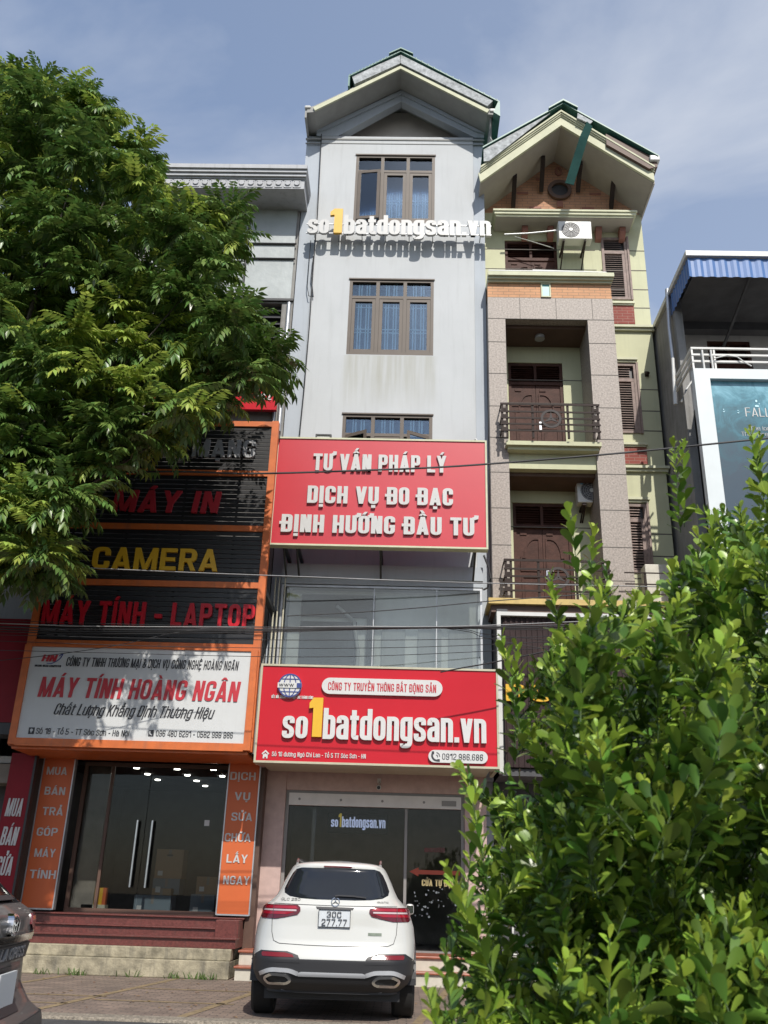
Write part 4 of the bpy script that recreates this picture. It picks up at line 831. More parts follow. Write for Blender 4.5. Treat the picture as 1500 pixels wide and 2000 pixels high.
# granite frame with two loggias
b = MB(); b.box(1.69, 2.07, YG, YB, 6.55, 13.16); b.box(3.88, 4.46, YG, YB, 6.55, 13.16); b.box(1.69, 4.46, YG, YB, 13.16, 13.72); b.build('granite_frame', 'granite', eh)
b = MB()
for z in (12.55, 11.75, 10.95, 10.2, 9.4, 8.6, 7.8, 7.1): b.box(1.685, 2.075, YG - .003, YG + .02, z - .008, z + .008); b.box(3.875, 4.465, YG - .003, YG + .02, z - .008, z + .008)
for x in (2.4, 3.2, 4.0): b.box(x - .005, x + .005, YG - .003, YG + .02, 13.17, 13.71)
b.box(1.685, 4.465, YG - .0035, YG + .02, 13.15, 13.165); b.each('granite_joint', 'groove', eh)
b = MB(); b.box(2.07, 3.88, YG + .06, YB, 9.52, 9.86); b.box(2.04, 3.91, YG - .14, YB, 9.86, 9.93); b.box(2.0, 3.95, YG - .22, YB - .01, 9.93, 10.02); b.build('balcony', 'green_paint', eh)
b = MB(); b.box(2.07, 3.88, YG + .25, YB, 13.08, 13.158); b.box(2.07, 3.88, YG + .25, YB, 9.44, 9.518); b.each('loggia_ceiling', 'brown_trim', eh)
b = MB(); b.box(1.56, 5.7, 16.72, YB, 6.44, 6.55); b.build('first_floor_slab', M('slab_yellow', (.50, .36, .13), .7, var=.15, dirt=.3), eh); MB().box(1.62, 5.66, 16.82, YB, 6.30, 6.44).build('slab_moulding', 'brown_trim', eh)
wood_door(eh, 2.22, 3.46, 10.03, 12.66, YB + .06); wood_door(eh, 2.24, 3.48, 6.56, 9.16, YB + .06); wood_door(eh, 2.22, 3.48, 14.0, 16.12, YB + .06)
for x0, x1, z0, z1 in ((4.62, 5.12, 10.88, 12.66), (4.66, 5.08, 7.62, 9.17), (4.55, 5.16, 14.42, 16.22)): shutter(eh, x0, x1, z0, z1, YB - .0)
b = MB()
for z0, z1 in ((13.72, 14.33), (10.10, 10.60)): b.box(4.5, 5.2, YB - .03, YB, z0 + .02, z1 - .06)
b.each('brick_panel', 'brick_red', eh)
b = MB()
for z in (14.33, 10.62): b.box(4.5, 5.22, YB - .09, YB, z - .055, z); b.box(4.5, 5.19, YB - .06, YB, z - .09, z - .056)
for z in (13.66, 10.05): b.box(4.46, 5.64, YB - .12, YB, z - .06, z); b.box(4.46, 5.62, YB - .07, YB, z - .12, z - .061)
for z in (12.78, 9.30): b.box(4.5, 5.16, YB - .10, YB, z - .05, z + .01); b.box(4.5, 5.13, YB - .06, YB, z - .1, z - .051)
b.each('moulding', 'cream_trim', eh)
# brick parapet and ledge under the top window
pb_ = MB().box(1.69, 4.45, YG, YG + .2, 13.722, 14.1).build('brick_parapet', 'brick_peach', eh)
b = MB(); b.frame(2.88, 3.10, 13.73, 14.10, .03, YG - .03, YG + .02); b.build('parapet_niche', 'cream_trim', eh); MB().box(2.91, 3.07, YG - .012, YG, 13.76, 14.07).build('niche_tile', M('teal_tile', (.10, .32, .30), .35, var=.1), eh)
b = MB(); b.box(1.69, 4.50, YG - .18, YB, 14.20, 14.30); b.box(1.69, 4.48, YG - .12, YG + .3, 14.15, 14.2); b.box(1.69, 4.46, YG - .06, YG + .25, 14.1, 14.15); b.build('ledge', 'cream_trim', eh)
# cornice canopy under the gable
b = MB(); b.box(1.93, 5.30, 17.64, YB, 16.46, 16.53); b.box(1.90, 5.33, 17.61, YB, 16.53, 16.58); b.box(1.96, 5.26, 17.68, YB, 16.41, 16.46); cnp = b.build('canopy', 'cream_trim', eh); MB().box(1.97, 5.25, 17.70, YB, 16.395, 16.409).build('canopy_soffit', 'soffit_tan', eh)
b = MB()
for x in (2.7, 3.32, 4.48, 5.05): b.prism_x([(YB, 16.39), (YB - .22, 16.39), (YB - .22, 16.25), (YB - .1, 16.12), (YB, 16.08)], x - .07, x + .07)
b.each('corbel', M('terracotta', (.26, .11, .08), .7, var=.2), eh)
# gable
YR = 17.06; GA = (3.52, 18.62); GL = (1.55, 16.84); GR = (5.60, 16.93)
gw_ = MB(); gw_.prism([(1.7, 16.95), (1.7, 17.0), GA, (5.58, 16.98), (5.58, 16.95)], YB + .01, YB + .2); gw_.build('gable_wall', 'brick_gable', eh)
b = MB()
for x, z, ww in ((3.0, 17.1, .3), (4.3, 17.1, .3), (2.7, 17.55, .28), (4.5, 17.55, .28), (3.15, 18.0, .2)): b.box(x - ww / 2, x + ww / 2, YB - .012, YB + .012, z, z + .06)
b.ring((3.62, 18.28), .11, .05, YB - .03, YB + .012, 16, sx=.6); b.box(3.54, 3.68, YB - .04, YB + .012, 17.14, 17.32); b.each('brick_inlay', 'terracotta', eh)
b = MB(); b.ring((3.62, 17.66), .25, .09, YB - .08, YB + .012, 28); vt = b.build('round_vent', 'brown_trim', eh); b = MB(); b.disc((3.62, 17.66), .215, YB - .005, YB + .009, 28); b.build('vent_opening', 'black_paint', vt)
b = MB(); b.prism([GL, GA, (GA[0], GA[1] + .14), (GL[0], GL[1] + .14)], YR + .02, 26); b.prism([GA, GR, (GR[0], GR[1] + .14), (GA[0], GA[1] + .14)], YR + .02, 26); er = b.build('roof', 'soffit_tan', eh)
b = MB(); b.prism([GL, GA, (GA[0], GA[1] + .26), (GL[0] - .05, GL[1] + .26)], YR - .05, YR + .018); b.prism([GA, (GR[0] + .02, GR[1]), (GR[0] + .02, GR[1] + .24), (GA[0], GA[1] + .26)], YR - .05, YR + .018)
for k, (o1, o2, d) in enumerate(((.262, .30, .08), (.302, .345, .11), (.347, .40, .14))):
    b.prism([(GL[0], GL[1] + o1), (GA[0], GA[1] + o1), (GA[0], GA[1] + o2), (GL[0], GL[1] + o2)], YR - d, YR + .1); b.prism([(GA[0], GA[1] + o1), (GR[0] + .03, GR[1] + o1 - .02), (GR[0] + .03, GR[1] + o2 - .02), (GA[0], GA[1] + o2)], YR - d, YR + .1)
b.build('fascia', 'cream_trim', er)
b = MB(); b.box(5.60, 5.64, YR + .02, 26, 16.9, 17.15); b.build('eave_edge', 'soffit_tan', er)
gs = MB()
for a, c in (((3.56, 19.14), (1.60, 17.72)), ((3.56, 19.14), (5.72, 17.52))):
    gs.prism([a, c, (c[0], c[1] + .04), (a[0], a[1] + .04)], YR - .22, 26)
gs.prism([(3.2, 18.93), (3.56, 19.19), (3.9, 18.96), (3.9, 19.0), (3.56, 19.24), (3.2, 18.97)], YR - .27, 26); gs.build('metal_sheet', 'green_sheet', er)
fo = MB(); fo.prism([(3.1, 18.72), (3.25, 18.87), (1.62, 17.70), (1.62, 17.34), (1.75, 17.36)], YR - .18, YR - .15); fo.prism([(3.9, 18.86), (4.25, 18.60), (4.18, 18.52), (3.88, 18.70)], YR - .2, YR - .16); fo.each('foil_lining', 'foil', er)
dk = MB(); dk.prism([(4.55, 18.28), (5.70, 17.50), (5.70, 17.28), (5.50, 17.22), (4.55, 17.95)], YR - .13, YR + .3); dk.build('fibre_sheet', 'brown_trim', er)
MB().box(5.52, 5.76, YR - .2, YR - .0, 17.42, 17.58).each('pipe_elbow', 'white_plastic', er, bevel=.03)
ls_ = MB(); q = [at(x, y, YR - .3) for x, y in ((1146, 238), (1157, 248), (1148, 272), (1132, 268), (1122, 356), (1105, 352))]
ls_.add([(p[0], p[1], p[2]) for p in (q[0], q[1], q[2], q[3])] + [(q[3][0], q[3][1], q[3][2]), (q[2][0], q[2][1], q[2][2]), (q[4][0], q[4][1] + .1, q[4][2]), (q[5][0], q[5][1] + .1, q[5][2])], [(0, 1, 2, 3), (4, 5, 6, 7)])
lo_ = ls_.build('loose_flashing', M('flashing', (.016, .05, .045), .8, var=.2, spec=.05), er); sm = lo_.modifiers.new('thickness', 'SOLIDIFY'); sm.thickness = .02
b = MB()
for x, z0, z1 in ((2.45, 17.05, 17.55), (3.16, 17.55, 18.12), (4.07, 17.55, 17.95), (4.86, 17.05, 17.6)):
    b.add([(x - .05, YB - .052, z0 + .02), (x + .05, YB - .052, z0 + .02), (x + .05, YB - .052, z0 + .16), (x - .05, YB - .052, z0 + .16), (x - .05, YB - .55, z1 + .04), (x + .05, YB - .55, z1 + .04), (x + .05, YB - .55, z1 + .16), (x - .05, YB - .55, z1 + .16)], [(0, 1, 5, 4), (1, 2, 6, 5), (2, 3, 7, 6), (3, 0, 4, 7), (4, 5, 6, 7)])
b.each('roof_strut', 'iron_brown', er)
def railing(parent, z0, yf=16.93):
    b = MB()
    for x in (1.92, 2.02, 2.55, 3.28, 3.80, 3.90): b.box(x - .022, x + .022, yf - .02, yf + .02, z0, z0 + .78)
    for i, z in enumerate((.78, .60, .45, .31, .16)): h = .024 if i == 0 else .019; b.box(1.88, 3.94, yf - .035, yf - .021, z0 + z - h, z0 + z + h)
    for x in (1.90, 3.92):
        for z in (.78, .45, .16): b.box(x - .012, x + .012, yf - .02, YG + .0, z0 + z - .012, z0 + z + .012)
    for x in (1.97, 3.85):
        for z in (.68, .52, .37, .22): b.box(x - .04, x + .04, yf - .018, yf + .018, z0 + z - .04, z0 + z + .02)
    r_ = b.build('railing', 'iron_brown', parent)
    b = MB(); c = (2.92, z0 + .43); b.ring(c, .19, .05, yf - .06, yf - .037)
    for t in (90, 210, 330): b.prism([(c[0] + .17 * math.cos(R(t)), c[1] + .17 * math.sin(R(t))), (c[0] + .035 * math.cos(R(t + 75)), c[1] + .035 * math.sin(R(t + 75))), (c[0] + .035 * math.cos(R(t - 75)), c[1] + .035 * math.sin(R(t - 75)))], yf - .058 - t * 1e-5, yf - .04)
    b.build('emblem', M('iron_grey', (.055, .047, .046), .6, spec=.2) if 'iron_grey' not in MAT else 'iron_grey', r_)
railing(eh, 10.06); railing(eh, 6.60)
b = MB(); 
for x in (4.6, 5.15, 5.6): b.box(x - .02, x + .02, 16.93, 16.97, 6.56, 7.2)
for z in (7.18, 6.95, 6.75): b.box(4.2, 5.7, 16.915, 16.929, z - .012, z + .012)
b.build('terrace_railing', 'iron_brown', eh)
def aircon(label, x0, x1, y0, y1, z0, z1):
    o = thing('air_conditioner', label, 'air conditioner', ((x0 + x1) / 2, y1, z0), 'outdoor air conditioner units')
    MB().box(x0, x1, y0, y1, z0, z1).build('casing', 'ac_white', o, bevel=.02); h = z1 - z0; cx = x0 + h * .55; cz = (z0 + z1) / 2
    b = MB(); b.disc((cx, cz), h * .42, y0 - .006, y0 + .01, 28); g_ = b.build('fan_grille', 'ac_dark', o); b = MB()
    for r_ in (.40, .32, .24, .16): b.ring((cx, cz), h * r_, .008, y0 - .014, y0 - .0065)
    for t in range(0, 180, 30): c_, s_ = math.cos(R(t)) * h * .41, math.sin(R(t)) * h * .41; b.ribbon([(cx - c_, cz - s_), (cx + c_, cz + s_)], .008, .008, y0 - .0165 - t * 1e-5, y0 - .0145)
    b.build('grille_wire', 'cable_grey', g_); MB().disc((cx, cz), h * .085, y0 - .024, y0 - .018, 20).build('hub', 'ac_white', g_)
    MB().box(x1 - h * .45, x1 - .04, y0 - .004, y0, z1 - h * .26, z1 - .03).build('label', 'label_blue', o); b = MB(); b.box(x0 + h * 1.08, x0 + h * 1.1, y0 - .003, y0, z0 + .03, z1 - .03); b.build('seam', 'cable_grey', o)
    b = MB()
    for x in (x0 + .12, x1 - .16): b.box(x - .02, x + .02, y0 + .02, y1 + .45, z0 - .05, z0 - .005); b.prism_x([(y1 + .43, z0 - .42), (y1 + .45, z0 - .42), (y0 + .06, z0 - .05), (y0 + .02, z0 - .05)], x - .015, x + .015)
    b.build('bracket', 'iron_brown', o); return o
aircon('white outdoor air conditioner hanging under the gable canopy of the green house', 3.42, 4.20, 17.55, 17.82, 15.66, 16.18)
aircon('white outdoor air conditioner inside the lower granite loggia', 3.55, 3.87, 17.75, 18.0, 9.0, 9.55)
tag(MB().tube([at(x, y, 17.9) for x, y in [(985, 458), (1030, 456), (1072, 452), (1088, 450)]], .022, 8).build('water_pipe', 'galv', smooth=60), 'grey pipe running from the green wall to the upper air conditioner', 'pipe')
tag(MB().tube([at(x, y, 17.9) for x, y in [(1005, 462), (1040, 472), (1082, 485)]], .01, 6).build('thin_pipe', 'white_plastic', smooth=60), 'thin white pipe slanting below the upper air conditioner', 'pipe')
b = thing('ledge_tube', 'long pale tube lying along the ledge above the brick parapet', 'pipe', (3, 17.05, 14.4))
MB().tube([(1.70, 17.06, 14.33), (3.9, 17.06, 14.33)], .028).each('tube', 'white_plastic', b, smooth=50); MB().tube([(2.7, 17.12, 14.40), (3.5, 17.12, 14.385), (4.35, 17.1, 14.35)], .026).each('tube', 'white_plastic', b, smooth=50)
o = thing('wall_lamp', 'small dark wall lamp right of the upper side shutter on the green house', 'lamp', (5.36, YB, 12.4)); MB().box(5.32, 5.40, YB - .03, YB, 12.34, 12.46).build('base', 'iron_brown', o); MB().tube([(5.36, YB - .03, 12.42), (5.36, YB - .12, 12.36)], .04, 10).build('shade', 'iron_brown', o)
o = thing('lantern', 'small dark lantern hanging under the canopy above the air conditioner', 'lamp', (3.55, 17.95, 16.3)); MB().tube([(3.55, 17.95, 16.39), (3.55, 17.95, 16.30)], .02).build('stem', 'iron_brown', o); MB().tube([(3.55, 17.95, 16.31), (3.55, 17.95, 16.20)], .05, 8, r1=.12).build('shade', 'iron_brown', o)
o = thing('ceiling_lamp', 'round lamp on the dark ceiling of the upper loggia', 'lamp', (2.9, 17.7, 13.05)); MB().tube([(2.9, 17.75, 13.08), (2.9, 17.75, 13.0)], .11, 16).build('shade', 'cable_grey', o)
tag(MB().box(4.72, 5.20, 17.35, 17.7, 6.56, 7.52).build('water_tank', 'riser_tile', bevel=.02), 'pale box standing on the terrace below the lower side shutter', 'box')
# ground floor front of the green house, mostly behind the bush
dw = thing('sheet_sign', 'dark brown ribbed sheet sign with yellow letters behind the green bush', 'sign', (3.5, 16.5, 3.4))
b = MB(); b.box(1.80, 5.5, 16.55, 16.58, 3.42, 6.12)
for i in range(37): x = 1.85 + i * .1; b.box(x - .02, x + .02, 16.53, 16.549, 3.42, 6.12)
b.build('sheet', 'brown_sheet', dw); b = MB(); b.box(1.68, 1.75, 16.44, 16.60, 3.30, 6.2); b.box(1.75, 5.56, 16.45, 16.60, 6.13, 6.2); b.build('frame', 'white_plastic', dw)
lettering('DU', 1.82, 2.62, 4.56, .30, 16.53, 'yellow_letter', 'lettering', dw, W=.6, gap=.2, depth=.05)
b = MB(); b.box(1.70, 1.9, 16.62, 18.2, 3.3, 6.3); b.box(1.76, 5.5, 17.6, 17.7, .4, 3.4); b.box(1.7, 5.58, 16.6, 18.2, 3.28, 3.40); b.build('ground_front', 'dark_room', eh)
b = MB(); b.box(1.60, 5.6, 16.1, 18.2, 0, .2); b.box(1.60, 5.6, 16.5, 18.2, .2, .4); b.build('steps', 'riser_tile', eh)
b = MB(); b.frame(1.95, 2.9, .42, 2.55, .03, 17.5, 17.55); b.build('door_frame', 'white_plastic', eh)

# ------------------------------------------------------------------ building at the right edge
rh = thing('balcony_building', 'grey building at the right edge with a blue metal awning and a balcony', 'house', (8, 17.8, 0))
b = MB(); b.box(5.66, 5.82, 16.75, 26, 0, 13.58); b.build('party_wall', 'stained_wall', rh)
b = MB(); b.wall(5.82, 13, 0, 13.58, 17.8, 18.0, [(6.66, 7.62, 10.7, 13.07)]); b.box(12.8, 13, 18, 26, 0, 13.5); b.box(5.82, 13, 25.8, 26, 0, 13.5); b.build('wall', 'white_wall', rh)
wood_door(rh, 6.66, 7.62, 10.7, 13.07, 17.86)
b = MB(); b.box(5.60, 13, 15.5, 26, 13.60, 13.72); b.build('roof', 'ac_white', rh)
b = MB(); b.box(5.84, 13, 15.7, 17.79, 13.40, 13.42); b.box(5.84, 13, 17.55, 17.79, 13.2, 13.4)
for x in (7.0, 8.4): b.prism_x([(17.78, 12.9), (17.78, 12.84), (15.8, 13.36), (15.8, 13.40)], x - .025, x + .025)
b.build('awning_soffit', 'dark_soffit', rh)
b = MB(); n_ = 120; xs = np.linspace(5.64, 13, n_)
prof = [(x, 15.56 + (.018 if (i % 4) in (1, 2) else 0)) for i, x in enumerate(xs)]
b.add([(x, y, 13.12) for x, y in prof] + [(x, y, 13.59) for x, y in prof], [(i, i + 1, n_ + i + 1, n_ + i) for i in range(n_ - 1)])
ys = np.linspace(15.56, 17.1, 40); pr_ = [(5.64 + (.018 if (i % 4) in (1, 2) else 0), y) for i, y in enumerate(ys)]
b.add([(x, y, 13.12) for x, y in pr_] + [(x, y, 13.59) for x, y in pr_], [(i, 40 + i, 41 + i, i + 1) for i in range(39)]); b.build('awning', 'blue_sheet', rh)
b = MB(); b.box(5.84, 13, 15.75, 17.8, 10.5, 10.68); b.box(5.84, 13, 15.75, 15.85, 10.2, 10.5); b.build('balcony', 'stained_wall', rh)
b = MB(); b.box(5.9, 13, 16.3, 17.79, 0, 10.4); b.build('lower_front', 'stained_wall', rh)
b = MB()
for z in (11.42, 11.27, 11.12): b.box(5.50, 13, 15.58, 15.62, z - .02, z + .02); b.box(5.50, 5.54, 15.62, 16.75, z - .02, z + .02)
for x in (5.52, 5.95, 7.4, 9): b.box(x - .018, x + .018, 15.59, 15.61, 10.6, 11.4)
b.build('railing', 'white_plastic', rh)
b = MB(); b.tube([at(x, y, 16.9) for x, y in ((1303, 565), (1307, 640), (1316, 720), (1319, 790))], .045); b.each('downpipe', 'galv', rh, smooth=50)
b = MB(); b.tube([at(x, y, 16.6) for x, y in ((1314, 700), (1316, 740), (1319, 790))], .035); b.tube([at(x, y, 16.2) for x, y in ((1356, 738), (1340, 762), (1330, 785))], .02); b.build('pipe', 'white_plastic', rh, smooth=50)
for i, (p_, lab) in enumerate((([(1371, 684), (1373, 700), (1376, 722)], 'upright white conduit on the balcony railing nearer the corner'), ([(1388, 684), (1390, 700), (1393, 722)], 'upright white conduit on the balcony railing further from the corner'), ([(1395, 700), (1420, 694), (1440, 697), (1455, 708), (1468, 715)], 'curved white hose looped over the balcony railing'))):
    tag(MB().tube([at(x, y, 15.54) for x, y in p_], .022 if i < 2 else .012, 8).build('railing_pipe', 'white_plastic', smooth=60), lab, 'pipe')
bb = thing('billboard', 'white framed billboard with a teal water picture below the balcony', 'billboard', (8, 15.5, 6))
f = MB(); f.box(5.46, 5.76, 15.46, 15.62, 5.5, 10.88); f.box(5.76, 13, 15.46, 15.62, 10.66, 10.88); f.box(5.76, 13, 15.46, 15.62, 5.5, 5.7); f.build('frame', 'billboard_frame', bb)
m = bpy.data.materials.new('water_poster'); m.use_nodes = True; t = m.node_tree; n = t.nodes; l = t.links; MAT['water_poster'] = m
co = n.new('ShaderNodeTexCoord'); sp = n.new('ShaderNodeSeparateXYZ'); l.new(co.outputs['Object'], sp.inputs[0]); nz = n.new('ShaderNodeTexNoise'); nz.inputs['Scale'].default_value = 2.4; nz.inputs['Detail'].default_value = 9; nz.inputs['Roughness'].default_value = .7; nz.inputs['Distortion'].default_value = 1.2; l.new(co.outputs['Object'], nz.inputs['Vector'])
ma = n.new('ShaderNodeMath'); ma.operation = 'MULTIPLY_ADD'; ma.inputs[1].default_value = .36; ma.inputs[2].default_value = -1.15; l.new(sp.outputs[2], ma.inputs[0]); mb_ = n.new('ShaderNodeMath'); mb_.operation = 'MULTIPLY_ADD'; mb_.inputs[1].default_value = .9; l.new(nz.outputs['Fac'], mb_.inputs[0]); l.new(ma.outputs[0], mb_.inputs[2])
rp = n.new('ShaderNodeValToRGB'); e_ = rp.color_ramp.elements; e_[0].position = .25; e_[0].color = (.05, .075, .10, 1); e_[1].position = 1.0; e_[1].color = (.17, .38, .47, 1); q_ = e_.new(.6); q_.color = (.045, .11, .14, 1); q_ = e_.new(.82); q_.color = (.07, .21, .27, 1)
l.new(mb_.outputs[0], rp.inputs[0]); l.new(rp.outputs[0], n['Principled BSDF'].inputs['Base Color']); n['Principled BSDF'].inputs['Roughness'].default_value = .25
MB().box(5.76, 13, 15.56, 15.60, 5.7, 10.66).build('poster', 'water_poster', bb)
def L_(s_, px0, px1, py, cap, tv=.1):
    a, c = at(px0, py, 15.55), at(px1, py, 15.55); lettering(s_, a[0], c[0], a[2], cap, 15.559, 'white_letter', 'lettering', bb, tv=tv, th=.07, W=.7, gap=.16, depth=.004)
L_('FALL', 1457, 1506, 813, .19, .13); L_('The longer', 1466, 1524, 840, .085); L_('The more you', 1449, 1524, 851, .085)
b = MB()
for x, z, r_ in ((6.62, 10.15, .05), (6.25, 9.98, .022), (5.98, 10.0, .022), (6.85, 10.05, .025)): b.disc((x, z + r_ * 1.6), r_ * .55, 15.553, 15.558, 10, .7); b.disc((x, z - r_ * .6), r_ * .5, 15.553, 15.558, 10, 1.6); b.disc((x + r_, z + r_ * .4), r_ * .22, 15.554, 15.5585, 8)
b.build('splash', M('splash_blue', (.42, .66, .74), .4, var=.3, vs=20), bb)
# ------------------------------------------------------------------ cars
class Car:
    """body lofted from level slices: z, half width, rear y, corner radius, front y"""
    def __init__(s, rows, bow=.07):
        a = np.array(rows, float); z = np.arange(a[0, 0], a[-1, 0] + 1e-6, .012); z[-1] = a[-1, 0]
        P = np.stack([np.interp(z, a[:, 0], a[:, k]) for k in range(1, 5)], 1)
        for _ in range(2): P[1:-1] = P[:-2] * .25 + P[1:-1] * .5 + P[2:] * .25
        s.z, s.P, s.bow = z, P, bow
    def par(s, z): return [np.interp(z, s.z, s.P[:, k]) for k in range(4)]
    def ry(s, x, z):
        hw, yr, cr, yf = s.par(z); ax = min(abs(x), hw * .9995); y = yr + s.bow * (ax / hw) ** 2
        if ax > hw - cr: u = (ax - hw + cr) / cr; y += cr * 1.15 * (1 - math.sqrt(max(0, 1 - u ** 2.2)))
        return y
    def ring(s, z):
        hw, yr, cr, yf = s.par(z); out = []
        for i in range(8): x = (hw - cr) * i / 8; out.append((x, s.ry(x, z)))
        for i in range(11): x = hw - cr + cr * math.sin(math.pi / 2 * i / 10) * .9995; out.append((x, s.ry(x, z)))
        ye = out[-1][1]; cf = min(.7, (yf - ye) * .3); xe = hw
        for i in range(1, 10): out.append((hw, ye + (yf - cf - ye) * i / 9))
        for i in range(1, 8): t = math.pi / 2 * i / 7; out.append((hw - (hw * .75) * (1 - math.cos(t)), yf - cf + cf * math.sin(t)))
        return out + [(-x, y) for x, y in out[:0:-1]]
    def loft(s, z0, z1, cap=False):
        m = MB(); zs = [q for q in s.z if z0 < q < z1]; zs = [z0] + zs + [z1]; R_ = [s.ring(q) for q in zs]; k = len(R_[0])
        V = [(x, y, q) for q, r in zip(zs, R_) for x, y in r]; F = [(i * k + j, i * k + (j + 1) % k, (i + 1) * k + (j + 1) % k, (i + 1) * k + j) for i in range(len(zs) - 1) for j in range(k)]
        o = (len(zs) - 1) * k
        if cap:
            V.append((0, (R_[-1][0][1] + s.par(z1)[3]) / 2, z1 + .012)); F += [(o + j, o + (j + 1) % k, len(V) - 1) for j in range(k)]
        V.append((0, (R_[0][0][1] + s.par(z0)[3]) / 2, z0)); F += [((j + 1) % k, j, len(V) - 1) for j in range(k)]
        return m.add(V, F)
    def patch(s, rows, off=.004, nx=14, sub=4, rim=True):
        m = MB(); rows = sorted(rows); zs = []
        for a, b in zip(rows[:-1], rows[1:]): zs += [a[0] + (b[0] - a[0]) * i / sub for i in range(sub)]
        zs.append(rows[-1][0]); A = np.array(rows); V = []
        for q in zs:
            l_, r_ = np.interp(q, A[:, 0], A[:, 1]), np.interp(q, A[:, 0], A[:, 2])
            for j in range(nx + 1): x = l_ + (r_ - l_) * j / nx; V.append((x, s.ry(x, q) - off, q))
        F = [(i * (nx + 1) + j, i * (nx + 1) + j + 1, (i + 1) * (nx + 1) + j + 1, (i + 1) * (nx + 1) + j) for i in range(len(zs) - 1) for j in range(nx)]
        m.add(V, F); n_ = len(V)
        e = [j for j in range(nx + 1)] + [i * (nx + 1) + nx for i in range(1, len(zs))] + [(len(zs) - 1) * (nx + 1) + j for j in range(nx - 1, -1, -1)] + [i * (nx + 1) for i in range(len(zs) - 2, 0, -1)]
        base = len(m.v); m.v += [(m.v[i][0], m.v[i][1] + off + .004, m.v[i][2]) for i in e]; k = len(e)
        for a in range(k): b = (a + 1) % k; m.f.append((e[b], e[a], base + a, base + b)); m.mi.append(0)
        return m
    def line(s, pts, w, off=.003):
        dense = []
        for a, b in zip(pts[:-1], pts[1:]):
            n_ = max(2, int(math.dist(a, b) / .03)); dense += [(a[0] + (b[0] - a[0]) * i / n_, a[1] + (b[1] - a[1]) * i / n_) for i in range(n_)]
        dense.append(pts[-1]); return s.wrap(MB().ribbon(dense, w, w, -off, .004))
    def wrap(s, mb, off=0): mb.v = [(v[0], s.ry(v[0], v[2]) - off + v[1], v[2]) for v in mb.v]; return mb
def loc(mb, name, mat, parent, **k):
    o = mb.build(name, mat, None, **k); o.parent = parent; return o
def wheel(car, x, y, r=.36, wd=.25):
    t = MB(); k = 36; prof = [(-wd / 2, r * .68), (-wd / 2, r * .93), (-wd / 2 + .03, r), (wd / 2 - .03, r), (wd / 2, r * .93), (wd / 2, r * .68)]
    t.add([(x + p[0], y + p[1] * math.cos(2 * math.pi * i / k), r + p[1] * math.sin(2 * math.pi * i / k)) for i in range(k) for p in prof], [(i * 6 + j, i * 6 + j + 1, ((i + 1) % k) * 6 + j + 1, ((i + 1) % k) * 6 + j) for i in range(k) for j in range(5)])
    w_ = loc(t, 'wheel', 'tyre', car, smooth=35); sx = 1 if x > 0 else -1; b = MB(); xo = x + sx * wd * .38
    for i in range(10):
        a = 2 * math.pi * i / 10; c, s_ = math.cos(a), math.sin(a); d = .022
        b.add([(xo, y + c * .05 - s_ * d, r + s_ * .05 + c * d), (xo, y + c * .05 + s_ * d, r + s_ * .05 - c * d), (xo, y + c * r * .7 + s_ * d, r + s_ * r * .7 - c * d), (xo, y + c * r * .7 - s_ * d, r + s_ * r * .7 + c * d)] , [(0, 1, 2, 3)])
    b.tube([(xo - sx * .02, y, r), (xo + sx * .01, y, r)], .06, 16); b.tube([(xo - sx * .1, y, r), (xo - sx * .09, y, r)], r * .7, 28); loc(b, 'rim', 'galv', w_)
M('car_white', (.52, .52, .49), .22, var=.02, vs=1, coat=.7); M('car_brown', (.070, .066, .063), .5, var=.06, vs=3, coat=.25)
M('car_black', (.018, .018, .02), .5, var=.1); M('car_glass', (.012, .014, .018), .06, var=.1, vs=2, spec=.6); M('tyre', (.014, .014, .014), .8, var=.2)
M('lamp_red', (.30, .006, .018), .12, var=.1, coat=.6); M('lamp_dark_red', (.10, .004, .01), .15, var=.05, coat=.6); M('lamp_clear', (.50, .40, .40), .15, coat=.5); M('skid_metal', (.62, .63, .65), .3, metal=.55, var=.03); M('badge_grey', (.10, .10, .10), .4); M('chrome', (.72, .72, .72), .12, metal=1, var=.03)
M('plate_white', (.55, .58, .60), .4, var=.04); M('seam', (.05, .05, .05), .8); M('reflector', (.16, .008, .012), .2, var=.05)

suv = thing('white_suv', 'white SUV parked nose in under the long red sign, its plate reading 30C 277.77', 'car', (-.72, 11.12, 0))
suv.rotation_euler.z = R(1.6)
S = Car([(.30, .74, .14, .22, 4.5), (.38, .84, .05, .28, 4.6), (.47, .89, .0, .32, 4.64), (.62, .905, .0, .34, 4.65), (.70, .915, .035, .36, 4.62), (.80, .92, .075, .38, 4.6), (.95, .905, .10, .40, 4.5), (1.04, .875, .105, .40, 4.42), (1.11, .845, .11, .40, 3.9),
         (1.165, .815, .125, .38, 3.5), (1.20, .775, .18, .36, 3.42), (1.26, .715, .25, .33, 3.3), (1.34, .675, .32, .31, 3.1), (1.45, .625, .41, .29, 2.85), (1.54, .58, .475, .27, 2.65), (1.575, .555, .47, .26, 2.55), (1.605, .52, .47, .24, 2.4), (1.63, .44, .53, .2, 2.2), (1.652, .27, .75, .14, 1.9), (1.66, .12, .95, .06, 1.6)])
loc(S.loft(.60, 1.66, True), 'body', 'car_white', suv, smooth=50)
bp_ = S.loft(.28, .618); bp_.v = [(x * 1.006, y - .012 if y < 1 else y, z) for x, y, z in bp_.v]; bmp = loc(bp_, 'rear_bumper', 'car_black', suv, smooth=50)
b = S.patch([(.58, -.93, -.35), (.62, -.905, -.36), (.655, -.86, -.38), (.69, -.80, -.50)], .016); c2_ = S.patch([(.58, .35, .93), (.62, .36, .905), (.655, .38, .86), (.69, .50, .80)], .016); b.add(c2_.v, c2_.f); loc(b, 'bumper_corner', 'car_black', bmp, smooth=50)
